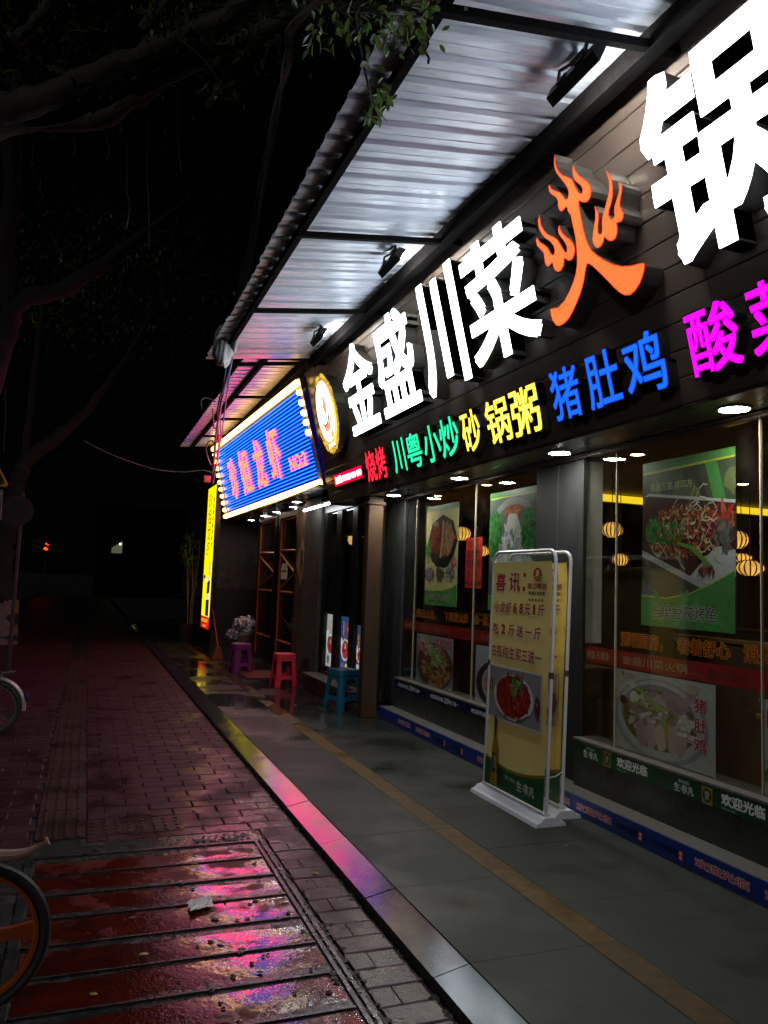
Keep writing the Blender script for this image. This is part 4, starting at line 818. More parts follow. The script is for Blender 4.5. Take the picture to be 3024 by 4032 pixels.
# ================================================================== banner stands
frame_m = mat('white_tube', (.58, .62, .70), .32, .15, var=.06)
base_m = mat('white_base_plastic', (.55, .58, .65), .5, var=.06, bump=.05)
cloth_y = mat('banner_cloth', (.82, .68, .25), .5, var=.05, bump=.12, bscale=5)
def banner(dx, dy, label, full=True):
    t = thing('banner_stand', (2.88+dx, 4.81+dy, 0), label, 'banner stand', 'banner stands by the pillar')
    X0, X1, yl, yr = 2.862+dx, 2.905+dx, 5.205+dy, 4.412+dy
    b_ = MB()
    prof = [(2.765, 0), (2.775, .022), (2.80, .030), (2.825, .052), (2.85, .056), (2.905, .056), (2.93, .052), (2.955, .030), (2.985, .022), (2.99, 0)]
    b_.prism([(x+dx, yl+.055, z) for x, z in prof], (0, yr-yl-.11, 0)); b_.build('base', base_m, t)
    MB().box(2.845+dx, 2.895+dx, yr-.02, yl+.02, .057, .074).build('base_clamp', base_m, t)
    def fx2(z): return X0+(X1-X0)*(z/1.72)
    R_, zt = .075, 1.775; pts = [(fx2(.06), yl+.018, .06), (fx2(1.), yl+.018, 1.), (fx2(zt-R_), yl+.018, zt-R_)]
    for k_ in range(1, 6): a = math.pi/2*k_/6; pts.append((fx2(zt), yl+.018-R_*(1-math.cos(a)), zt-R_+R_*math.sin(a)))
    pts.append((fx2(zt), yl+.018-R_, zt)); q = [(x, yl+yr-y_, z) for x, y_, z in pts]
    MB().tube(pts+list(reversed(q)), .0125, 9).build('frame_pole', frame_m, t, True)
    for yy in (yl+.018, yr-.018): MB().lathe([(.015, -.02), (.0155, 0), (.015, .02)], (fx2(.95), yy, .95), 10).build('pole_joint', mat('dark_ring', (.05, .05, .06), .4), t)
    zb, zt2 = .082, 1.700; n = 14; m_ = 6; vs = []
    def sx(u, v): return X0+(X1-X0)*((zb+(zt2-zb)*v)/1.72)-.010-.010*math.sin(v*3.1)*math.sin(u*3.14)+.004*math.sin(u*9+v*5)*math.sin(v*3.14)-.012*(v > .97)*(v-.97)/.03
    for i in range(n+1):
        for j in range(m_+1): vs.append((sx(j/m_, i/n), yl+(yr-yl)*j/m_, zb+(zt2-zb)*i/n))
    c_ = MB(); c_.add(vs, [(i*(m_+1)+j, i*(m_+1)+j+1, (i+1)*(m_+1)+j+1, (i+1)*(m_+1)+j) for i in range(n) for j in range(m_)])
    c_.add([(x+.0012, y_, z) for x, y_, z in vs], [(i*(m_+1)+j, (i+1)*(m_+1)+j, (i+1)*(m_+1)+j+1, i*(m_+1)+j+1) for i in range(n) for j in range(m_)])
    sheet = c_.build('banner_sheet', cloth_y, t, True)
    pl = lambda u, v, d=0.: (sx(u, v)-.0016-d, yl+(yr-yl)*u, zb+(zt2-zb)*v)
    pr = Print(pl, step=.00025); pr.asp = .49
    def strip(v0, v1, rgb, n_=8, f0=lambda u: 0., f1=lambda u: 0.):     # cut into columns so that it follows the cloth
        pr.k += 1
        for k_ in range(n_):
            a, b2 = k_/n_, (k_+1)/n_
            for q_ in range(3):
                c0, c1 = q_/3, (q_+1)/3
                pr.shape([(u, (v0+f0(u))*(1-c)+(v1+f1(u))*c) for u, c in ((a, c0), (b2, c0), (b2, c1), (a, c1))], rgb, False)
    wv = lambda u: .045*(1-math.sin(math.pi*min(1, max(0, (u+.1)/1.25))))-.02+.02*u
    strip(0, .112, (.26, .14, .02), 10, f1=wv); strip(0, .100, (.006, .085, .022), 10, f1=wv)
    red = (.40, .012, .010)
    def tx(s, box, bold=.018):
        pr.text(s, (box[0]+.004, box[1]+.004, box[2]-.0025, box[3]-.0025), (.66, .64, .56), bold+.022, True); pr.text(s, box, red, bold, True)
    tx('喜', (.05, .25, .865, .962), .022); tx('讯', (.30, .50, .865, .962), .022); pr.rect(.55, .59, .935, .955, red); pr.rect(.55, .59, .872, .892, red)
    for s, v0, h_ in (('小龙虾68元1斤', .770, .052), ('吃2斤送一斤', .672, .052), ('白瓶纯生买三送一', .570, .056)):
        n_ = len(s); wd = .88/n_
        for k_, ch in enumerate(s):
            bx = (.05+k_*wd+wd*.02, .05+k_*wd+min(wd*.96, .115), v0, v0+h_)
            if ch == '1': pr.text(ch, (bx[0]+.035, bx[1]-.035, v0+.004, v0+h_-.004), (.66, .64, .56), .04); pr.text(ch, (bx[0]+.035, bx[1]-.035, v0+.004, v0+h_-.004), red, .018)
            elif ch in '268': pr.text(ch, (bx[0]+.02, bx[1]-.018, v0+.004, v0+h_-.004), (.66, .64, .56), .05); pr.text(ch, (bx[0]+.02, bx[1]-.018, v0+.004, v0+h_-.004), red, .03)
            else: tx(ch, bx, .016)
    pr.ell(.80, .945, .062, .028, (.28, .02, .01)); pr.ell(.80, .952, .030, .014, (.62, .50, .2)); pr.shape([(.745, .937), (.80, .943), (.855, .937), (.855, .932), (.80, .938), (.745, .932)], (.6, .46, .14)); pr.shape([(.75, .926), (.80, .931), (.85, .926), (.85, .922), (.80, .927), (.75, .922)], (.6, .46, .14))
    pr.text('珠江啤酒', (.65, .95, .880, .908), (.26, .02, .01), .02, True); pr.text('PEARL RIVER', (.68, .93, .856, .872), (.02, .02, .02), .02)
    for k_ in range(5): pr.rect(.69+k_*.05, .712+k_*.05, .833, .842, (.2, .06, .04))
    # dish photo
    strip_d = .0
    pr.k += 1
    for k_ in range(6):
        for q_ in range(4): pr.shape([(.045+(u)*.91, .300+.235*v) for u, v in ((k_/6, q_/4), ((k_+1)/6, q_/4), ((k_+1)/6, (q_+1)/4), (k_/6, (q_+1)/4))], (.62, .62, .62), False)
    pr.k += 1
    for k_ in range(6):
        for q_ in range(4): pr.shape([(.058+(u)*.884, .306+.223*v) for u, v in ((k_/6, q_/4), ((k_+1)/6, q_/4), ((k_+1)/6, (q_+1)/4), (k_/6, (q_+1)/4))], (.24, .235, .245), False)
    pr.ell(.50, .405, .345, .098, (.10, .10, .11), 34); pr.ell(.50, .412, .34, .096, (.56, .57, .60), 34); pr.ell(.50, .413, .28, .080, (.44, .45, .48), 34)
    for k_ in range(22):
        a = 6.283*k_/22; pr.blob(.5+.235*math.cos(a), .414+.068*math.sin(a), .06, .019, (.26, .012, .008), 10, 0, .15, k_ % 4 == 0)
    pr.heap(.5, .42, .22, .062, [(.30, .018, .010), (.20, .008, .006), (.38, .04, .02), (.14, .006, .004)], 110, (.07, .014)); pr.heap(.56, .462, .09, .018, herb, 36, (.04, .009))
    pr.heap(.90, .40, .04, .035, [(.05, .03, .02), (.12, .02, .02)], 18, (.03, .010)); pr.heap(.10, .43, .03, .03, [(.3, .3, .05), (.22, .03, .02), (.1, .06, .02)], 10, (.04, .015))
    # beer bottle
    bt = [(.155, .010), (.165, .165), (.185, .200), (.195, .235), (.197, .305), (.192, .312), (.238, .312), (.233, .305), (.236, .235), (.25, .200), (.275, .165), (.285, .010)]
    pr.shape(bt, (.30, .16, .008)); pr.shape([(.195, .225), (.198, .30), (.233, .30), (.236, .225)], (.02, .05, .012)); pr.rect(.192, .240, .298, .314, (.10, .05, .03)); pr.rect(.172, .272, .065, .150, (.008, .03, .012)); pr.rect(.245, .258, .015, .16, (.52, .34, .05)); pr.text('纯生', (.195, .25, .085, .14), (.45, .42, .2), .01, False, True)
    pr.text('珠江纯生', (.42, .60, .060, .078), (.42, .5, .44), .015, True); pr.text('生·非凡', (.62, .90, .035, .078), (.56, .60, .54), .02)
    pr.build('banner_print', sheet)
    return t
banner(0, 0, 'front yellow and green banner stand with a crayfish plate, facing the street')
banner(.20, .12, 'second banner stand close behind the front one, mostly hidden')
MB().tube([(2.868, 4.385, .30), (2.97, 4.46, .285), (3.07, 4.515, .30)], .006, 5).build('tie_cord', mat('cord', (.4, .38, .34), .7)); tag(bpy.data.objects['tie_cord'], 'pale cord tying the two banner stand poles together', 'cord')
# ================================================================== neighbouring crayfish shop
nb = thing('neighbour_shop', (4.0, 13.0, 0), 'dark neighbouring shopfront behind the blue LED sign, with glass doors and grey pillars', 'building')
concr = mat('grey_pillar_render', (.07, .065, .056), .7, spec=.2, var=.3, scale=5, bump=.25, bscale=40)
blk = mat('black_door_frame', (.012, .012, .014), .3, .3, var=.3)
brown = mat('brown_wall', (.075, .045, .030), .5, var=.35, scale=4)
woodc = mat('wood_post', (.045, .026, .014), .6, spec=.15, var=.3, scale=6, stretch=(3, 3, .3), bump=.15)
MB().bbox(3.15, 3.44, 10.87, 11.75, 0, 2.775, .012).build('pillar', concr, nb)
MB().bbox(3.22, 3.44, 11.755, 12.50, 0, 2.775, .01).build('pillar_panel', brown, nb)
MB().bbox(2.99, 3.22, 8.90, 10.865, 0, .195, .01).build('door_step', mat('brown_step', (.06, .035, .025), .5, var=.3), nb)
MB().bbox(2.97, 3.205, 8.89, 10.868, .196, .218, .006).build('step_sill', sillm, nb)
MB().box(2.80, 3.46, 9.865, 17.6, 2.775, 2.80).build('soffit', mat('black_soffit', (.03, .026, .024), .28, .1, var=.3, rvar=.1), nb)
MB().box(3.03, 3.46, 9.37, 9.862, 2.645, 2.775).build('soffit_step', soff, nb)
MB().box(3.47, 3.60, 9.38, 22, 2.78, 5.6).build('upper_wall', wallm, nb)
MB().box(3.30, 8, 14.3, 22, 5.6, 5.8).build('roof', wallm, nb)
# end wall facing the camera with stained bands
MB().box(2.66, 3.62, 17.60, 17.9, 0, 1.295).build('end_wall_base', dark, nb)
MB().box(2.66, 3.62, 17.595, 17.9, 1.297, 2.085).build('end_wall_board', mat('scraped_board', (.05, .04, .038), .5, var=.9, scale=6), nb)
MB().box(2.66, 3.62, 17.59, 17.9, 2.087, 2.774).build('end_wall_top', mat('grey_board', (.06, .055, .057), .6, var=.2), nb)
MB().box(3.62, 3.9, 12.5, 17.9, 0, 2.774).build('recess_wall', brown, nb)
# glazed front with dark frames, lit crayfish boards inside
MB().box(3.20, 3.40, 8.87, 8.93, 0, 2.60).build('jamb', blk, nb)
MB().box(3.995, 4.0, 8.87, 12.5, 0, 2.774).build('inner_wall', brown, nb)
MB().box(3.03, 3.46, 8.50, 10.868, 2.600, 2.640).build('door_soffit', soff, nb)
for y0, y1, nm in ((10.70, 10.868, 'door_post'), (10.03, 10.26, 'door_post'), (9.36, 9.56, 'door_post')): MB().bbox(3.20, 3.26, y0, y1, .22, 2.50, .006).build(nm, blk, nb)
MB().bbox(3.195, 3.265, 8.935, 10.866, 2.501, 2.598, .006).build('door_header', mat('header_steel', (.16, .17, .18), .35, .5, var=.3), nb)
MB().bbox(3.20, 3.26, 8.935, 10.866, .221, .262, .004).build('door_sill', blk, nb)
dpane = pane_mat('door_glass', (.92, .94, .94), 0, .003)
for y0, y1 in ((9.56, 10.03), (10.26, 10.70), (8.935, 9.36)): MB().box(3.232, 3.238, y0+.002, y1-.002, .263, 2.50).build('door_pane', dpane, nb)
cur = MB(); vs = []
for k_ in range(21):
    yy = 10.72-k_*.012; xx = 3.36+.012*math.sin(k_*1.7)
    vs += [(xx, yy-.04+.0*k_, 2.55), (xx, 10.66-.05-k_*.004, 1.75), (xx, 10.64-.06-k_*.006, 1.1)]
cur.add(vs, [(k_*3+j, k_*3+3+j, k_*3+4+j, k_*3+1+j) for k_ in range(20) for j in range(2)])
cu = cur.build('door_curtain', mat('pale_curtain', (.42, .42, .34), .8, var=.1)); tag(cu, 'pale green curtain gathered behind the neighbouring glass door', 'curtain')
t = thing('wall_lamp', (3.62, 10.70, 2.05), 'shaded warm lamp hanging inside the neighbouring glass door', 'lamp')
MB().lathe([(.02, .17), (.16, .06), (.155, .055), (.02, .16)], (3.62, 10.70, 2.13), 18).build('lamp_shade', mat('cream_shade', (.4, .3, .2), .6), t, True)
MB().lathe([(.09, .06), (.10, 0), (.07, -.06), (.001, -.07)], (3.62, 10.70, 2.13), 18).build('globe', glow('warm_globe', (1, .55, .2), .9), t, True)
MB().tube([(3.62, 10.70, 2.29), (3.62, 10.70, 2.74)], .006, 5).build('cord', blk, t)
# three backlit crayfish boards
for (YL, YR, z0, z1, bg_, lab) in ((10.76, 10.39, .324, 1.055, (.62, .60, .55), 'backlit white crayfish board behind the neighbouring glass door, leftmost'), (10.12, 9.73, .330, 1.055, (.04, .09, .22), 'backlit blue crayfish board in the middle of the neighbouring door'), (9.44, 9.00, .328, .976, (.05, .08, .13), 'backlit dark blue crayfish board nearest the wooden post')):
    t = thing('lit_menu_board', (3.30, (YL+YR)/2, z0), lab, 'menu board', 'backlit crayfish boards')
    MB().box(3.278, 3.33, YR-.03, YL+.03, z0-.03, z1+.03).build('case', blk, t)
    MB().box(3.2755, 3.2775, YR, YL, z0, z1).build('panel', ink(bg_, .75), t)
    p = Print(xplane(3.2752, YL, YR, z0, z1), .85, .00025); p.asp = .5
    lob = [(.50, .03, .03), (.36, .02, .025), (.62, .12, .08), (.28, .01, .02)]
    if bg_[0] > .5:
        p.rect(0, .08, 0, 1, (.12, .3, .4)); p.rect(.36, .40, .62, .88, (.6, .12, .10)); p.rect(.46, .50, .60, .88, (.6, .10, .10)); p.heap(.88, .85, .1, .1, lob, 16, (.07, .03)); p.shape([(.02, .66), (.28, .70), (.24, .58), (.06, .56)], (.85, .92, .92)); bowls = ((.56, .42, .50, .20),)
        p.rect(.22, .48, .06, .2, (.12, .12, .08)); p.ell(.72, .13, .2, .08, (.5, .7, .8))
    elif bg_[2] > .2:
        for a in (.50, .58, .66): p.rect(a, a+.03, .58, .88, (.5, .03, .08))
        p.heap(.92, .78, .08, .12, lob, 14, (.06, .05)); p.text('珍姐龙虾', (.34, .42, .64, .92), (.75, .72, .62), .01, True, True); bowls = ((.62, .40, .45, .20),); p.ell(.80, .10, .14, .06, (.75, .7, .22)); p.heap(.4, .11, .16, .05, [(.5, .48, .4), (.1, .1, .12)], 14, (.05, .03)); p.rect(0, 1, 0, .05, (.12, .03, .06))
    else:
        p.rect(.30, .34, .55, .78, (.5, .06, .06)); p.rect(.38, .41, .53, .78, (.45, .04, .05)); p.text('珍姐', (.14, .24, .58, .82), (.7, .45, .1), .01, True, True); bowls = ((.42, .42, .36, .15), (.98, .70, .42, .20)); p.ell(.2, .20, .12, .05, (.5, .6, .62)); p.heap(.85, .12, .15, .12, lob, 20, (.08, .04))
    for cu_, cv_, ru_, rv_ in bowls:
        p.ell(cu_-ru_*.9, cv_+rv_*.6, .07, .09, (.80, .88, .92)); p.ell(cu_, cv_, ru_, rv_, (.80, .87, .92), 30); p.ell(cu_+.02, cv_, ru_*.82, rv_*.82, (.16, .02, .03), 30); p.heap(cu_+.02, cv_, ru_*.68, rv_*.68, lob, 46, (.12, .03)); p.heap(cu_, cv_+rv_*.35, .1, .04, [(.3, .4, .1), (.7, .6, .4)], 8, (.05, .02))
    p.build('print', t)
# wooden post and speaker by the glass door
wp = thing('wooden_post', (3.08, 8.4, 0), 'square wooden post standing between the blue stool and the restaurant window', 'post')
MB().bbox(2.985, 3.17, 8.345, 8.475, 0, 2.515, .008).build('post', woodc, wp); MB().bbox(2.965, 3.19, 8.325, 8.495, 2.42, 2.455, .006).build('collar', woodc, wp)
t = thing('wall_speaker', (3.14, 8.8, 2.46), 'small round speaker box under the soffit beside the wooden post', 'speaker')
MB().bbox(3.10, 3.19, 8.75, 8.88, 2.46, 2.56, .01).build('box', concr, t); MB().lathe([(.045, 0), (.045, -.012), (.03, -.016), (.001, -.012)], (3.145, 8.75, 2.51), 16, ax='y').build('cone', dark, t)
# dark framed orange doors further back
orr = mat('orange_bar', (.42, .075, .03), .45, var=.2)
def barn(Y0, Y1, z1, label, notice=False):
    t = thing('framed_door', (3.3, (Y0+Y1)/2, 0), label, 'door', 'orange braced doors')
    fr_ = MB(); xx = 3.26
    for a, b_ in ((Y0-.10, Y0), (Y1, Y1+.10)): MB().bbox(xx-.04, xx+.06, a, b_, 0, z1+.10, .006).build('door_post', blk, t)
    MB().bbox(xx-.04, xx+.06, Y0, Y1, z1, z1+.10, .006).build('door_head', blk, t)
    for a, b_ in (((Y0+.03, 0.05), (Y0+.03, z1-.03)), ((Y1-.03, .05), (Y1-.03, z1-.03)), ((Y0+.05, z1-.03), (Y1-.05, z1-.03)), ((Y0+.05, 2.02), (Y1-.05, 2.05)), ((Y0+.05, 1.31), (Y1-.05, 1.31)), ((Y0+.05, .45), (Y1-.05, .45)), ((Y1-.06, 1.98), (Y0+.07, 1.66)), ((Y0+.07, 1.64), (Y1-.06, 1.36))):
        MB().tube([(xx-.01, a[0], a[1]), (xx-.01, b_[0], b_[1])], .020, 4).build('bar', orr, t)
    MB().box(xx+.014, xx+.02, Y0, Y1, .03, z1).build('pane', pane_mat('dark_pane', (.45, .42, .4), 0, .02), t)
barn(12.60, 13.75, 2.62, 'dark glazed door with orange diagonal bars, the nearer of two behind the pink stool'); barn(14.15, 15.55, 2.66, 'dark glazed door with orange diagonal bars, the farther of two by the bin')
t = thing('paper_notice', (3.23, 13.35, 1.5), 'white paper notice taped on the nearer orange braced door', 'notice')
MB().box(3.224, 3.2265, 13.08, 13.52, 1.53, 1.73).build('sheet', ink((.66, .66, .58)), t)
p = Print(xplane(3.2236, 13.52, 13.08, 1.53, 1.73)); p.rect(.14, .86, .62, .78, (.05, .05, .05)); p.rect(.16, .8, .86, .90, (.3, .25, .2)); p.build('print', t)
MB().prism([(3.2265, 13.48-.10*(1-math.cos(a)), 1.77+.045*math.sin(a)) for a in [6.283*k_/14 for k_ in range(14)]], (-.002, 0, 0)).build('round_sticker', ink((.62, .62, .55)), t); MB().prism([(3.2265, 13.26-.09*(1-math.cos(a)), 1.775+.045*math.sin(a)) for a in [6.283*k_/14 for k_ in range(14)]], (-.002, 0, 0)).build('round_sticker', ink((.60, .60, .48)), t)
t = thing('diamond_plaque', (3.19, 11.95, 1.5), 'diamond shaped paper with dark writing on the wood panel beside the grey pillar', 'plaque')
MB().prism([(3.219, 12.44, 1.80), (3.219, 12.12, 1.42), (3.219, 11.82, 1.80), (3.219, 12.12, 2.18)], (-.006, 0, 0)).build('board', mat('plaque_board', (.30, .17, .09), .5), t)
text('writing', '福满门', xplane(3.2125, 12.22, 12.02, 1.56, 2.02), (0, 1, 0, 1), ink((.03, .02, .015)), t, .02, 0, True, .0005, vertical=True)
# downlights and tubes under the LED sign
for x, y, lab in ((3.20, 16.4, 'farthest downlight under the blue LED sign'), (3.20, 15.1, 'second farthest downlight under the blue LED sign'), (3.21, 14.05, 'middle downlight under the blue LED sign'), (3.22, 12.85, 'downlight under the blue LED sign just left of the fluorescent tubes'), (3.06, 12.0, 'nearest downlight under the blue LED sign, above the tubes')):
    downlight(x, y, 2.773, cool2, lab, 'downlights under the blue LED sign', .07)
for y0, y1, x, lab in ((11.32, 10.36, 3.00, 'left fluorescent tube above the neighbouring door'), (10.26, 9.62, 3.00, 'right fluorescent tube above the neighbouring door')):
    t = thing('fluorescent_tube', (x, (y0+y1)/2, 2.5), lab, 'tube light', 'fluorescent tubes above the door')
    MB().bbox(x-.012, x+.03, y1, y0, 2.588, 2.612, .004).build('fitting', mat('white_enamel', (.6, .6, .58), .35), t)
    MB().tube([(x, y1+.02, 2.568), (x, y0-.02, 2.568)], .015, 10).build('tube', glow('tube_glow', (.95, .98, 1), 14.), t, True)

# ================================================================== LED marquee sign
mq = thing('led_marquee', (2.87, 13.2, 2.79), 'leaning blue LED sign with red letters framed by golden bulbs', 'LED sign')
QA, QB, QC, QD = Vector((2.873, 9.85, 2.794)), Vector((2.472, 9.85, 4.209)), Vector((2.353, 16.6, 4.306)), Vector((2.716, 16.6, 2.783))
NRM = (QB-QA).cross(QD-QA).normalized()
if NRM.x > 0: NRM = -NRM
def mp(u, v, d=0.):
    "u from the far (left) end to the near (right) end"
    a = QD+(QA-QD)*u; b_ = QC+(QB-QC)*u; return a+(b_-a)*v+NRM*d
def slab(name, u0, u1, v0, v1, d0, d1, m, parent=mq):
    return MB().hexa([mp(u0,v0,d0),mp(u1,v0,d0),mp(u1,v0,d1),mp(u0,v0,d1),mp(u0,v1,d0),mp(u1,v1,d0),mp(u1,v1,d1),mp(u0,v1,d1)]).build(name, m, parent)
slab('backing_box', 0, 1, 0, 1, -.22, -.05, mat('marquee_box', (.06, .045, .035), .4, var=.2))
lpn = MB(); gn, gm = 14, 8
lpn.add([mp(.035+(.982-.035)*i/gn, .075+(.915-.075)*j/gm, .004) for i in range(gn+1) for j in range(gm+1)], [(i*(gm+1)+j, (i+1)*(gm+1)+j, (i+1)*(gm+1)+j+1, i*(gm+1)+j+1) for i in range(gn) for j in range(gm)])
lpn.build('led_panel', glow('led_panel_blue', (.002, .012, 1.0), .40), mq)
gtrim = mat('gold_trim', (.62, .50, .30), .35, .2, var=.1)
slab('bulb_channel', 0, 1, .925, 1, .001, .012, gtrim); slab('bulb_channel', 0, 1, 0, .065, .001, .012, gtrim); slab('bulb_channel', 0, .03, .066, .924, .001, .012, gtrim); slab('bulb_channel', .985, 1, .066, .924, .001, .012, gtrim)
# LED rows: dotted cyan light lines
def led_mat(name, c1, s1):
    if name in _mc: return _mc[name]
    m, t_, b = _new(name); N, L = t_.nodes, t_.links
    g_ = N.new('ShaderNodeNewGeometry'); sx_ = N.new('ShaderNodeSeparateXYZ'); L.new(g_.outputs['Position'], sx_.inputs[0])
    mu = N.new('ShaderNodeMath'); mu.operation = 'MULTIPLY'; mu.inputs[1].default_value = 2*math.pi/.055; L.new(sx_.outputs['Y'], mu.inputs[0])
    sn = N.new('ShaderNodeMath'); sn.operation = 'SINE'; L.new(mu.outputs[0], sn.inputs[0])
    mr = N.new('ShaderNodeMapRange'); mr.inputs['From Min'].default_value = -.3; mr.inputs['From Max'].default_value = .7; mr.inputs['To Min'].default_value = s1*.35; mr.inputs['To Max'].default_value = s1*1.4; L.new(sn.outputs[0], mr.inputs[0])
    b.inputs['Base Color'].default_value = (.02, .03, .1, 1); b.inputs['Emission Color'].default_value = list(c1)+[1]; L.new(mr.outputs[0], b.inputs['Emission Strength']); _mc[name] = m; return m
lrow = led_mat('led_row', (.004, .155, 1.0), 3.6)
NR = 24
for k_ in range(NR):
    v = .095+(.895-.095)*k_/(NR-1); slab('led_row', .04, .978, v-.0055, v+.0055, .0065, .011, lrow)
lo = glow('marquee_letter_edge', (1, .001, .12), 3.2); lf = glow('marquee_letter', (1, .036, .016), 12.)
for ch, u1_, u0_, v0_, v1_, bold in (('珍', .745, .832, .20, .712, .0), ('姐', .567, .678, .198, .728, .0), ('龙', .408, .505, .20, .735, .0), ('虾', .25, .352, .212, .748, .0), ('NO.2', .066, .190, .232, .365, .0)):
    box = (1-u0_, 1-u1_, v0_, v1_)
    text('letter_glow', ch, mp, box, lo, mq, .046, 0, False, .014); text('letter', ch, mp, box, lf, mq, .020, 0, False, .018)
bulb_m = glow('golden_bulb', (1, .55, .16), 6.)
bm_ = MB().lathe([(.001, .070), (.033, .058), (.045, .030), (.038, 0)], (0, 0, 0), 8); bulb = bm_.build('bulb', bulb_m, loc=(0, 0, 0), smooth=True); bulb.parent = mq
first = [True]
q_ = NRM.to_track_quat('Z', 'Y').to_euler()
def put_bulb(u, v):
    o = bulb if first[0] else bulb.copy()
    if not first[0]: COL.objects.link(o); o.parent = mq
    first[0] = False; o.location = mp(u, v, .012)-org(mq); o.rotation_euler = q_
for k_ in range(64): put_bulb(.008+.984*k_/63, .963); put_bulb(.008+.984*k_/63, .032)
for k_ in range(9): put_bulb(.016, .12+.76*k_/8)
for v in (.873, .774, .68, .592, .498): put_bulb(.9925, v)

# vertical yellow light box sign
yb_ = thing('vertical_lightbox', (2.52, 17.2, .4), 'tall narrow yellow lightbox sign with red vertical lettering left of the LED sign', 'lightbox sign')
xv = xplane(2.50, 18.05, 16.85, .40, 3.54)
MB().box(2.503, 2.62, 16.84, 18.06, .39, 3.55).build('case', blk, yb_)
MB().box(2.4985, 2.5025, 16.86, 18.04, .66, 3.54).build('yellow_panel', glow('lightbox_yellow', (1, .80, .0), 1.15), yb_)
MB().box(2.4985, 2.5025, 16.86, 18.04, .40, .655).build('red_panel', glow('lightbox_red', (.75, .008, .008), .8), yb_)
p = Print(xv, .6, .0008); p.k = 3
p.text('珍姐龙虾', (.16, .60, .50, .96), (.35, .02, .01), .0, True, True)
for k_ in range(8): p.rect(.78, .88, .885-k_*.045, .912-k_*.045, (.25, .10, .0))
p.ell(.80, .42, .13, .045, (.12, .10, .06)); p.ell(.81, .42, .11, .038, (.95, .9, .75)); p.ell(.72, .34, .13, .02, (.95, .95, .8)); p.shape([(.60, .32), (.95, .34), (.92, .25), (.58, .24)], (.03, .02, .16)); p.ell(.72, .225, .2, .02, (1, 1, .9)); p.shape([(.55, .20), (.95, .205), (.95, .09), (.55, .09)], (.03, .02, .16)); p.ell(.25, .36, .14, .015, (.5, .02, .03)); p.ell(.25, .335, .12, .012, (.8, .7, .6))
for k_ in range(3): p.rect(.15+k_*.25, .35+k_*.25, .045, .066, (1, .6, .03))
p.shape([(.35, .022), (.55, .022), (.55, .03), (.68, .018), (.55, .006), (.55, .014), (.35, .014)], (1, .6, .03))
p.build('print', yb_)

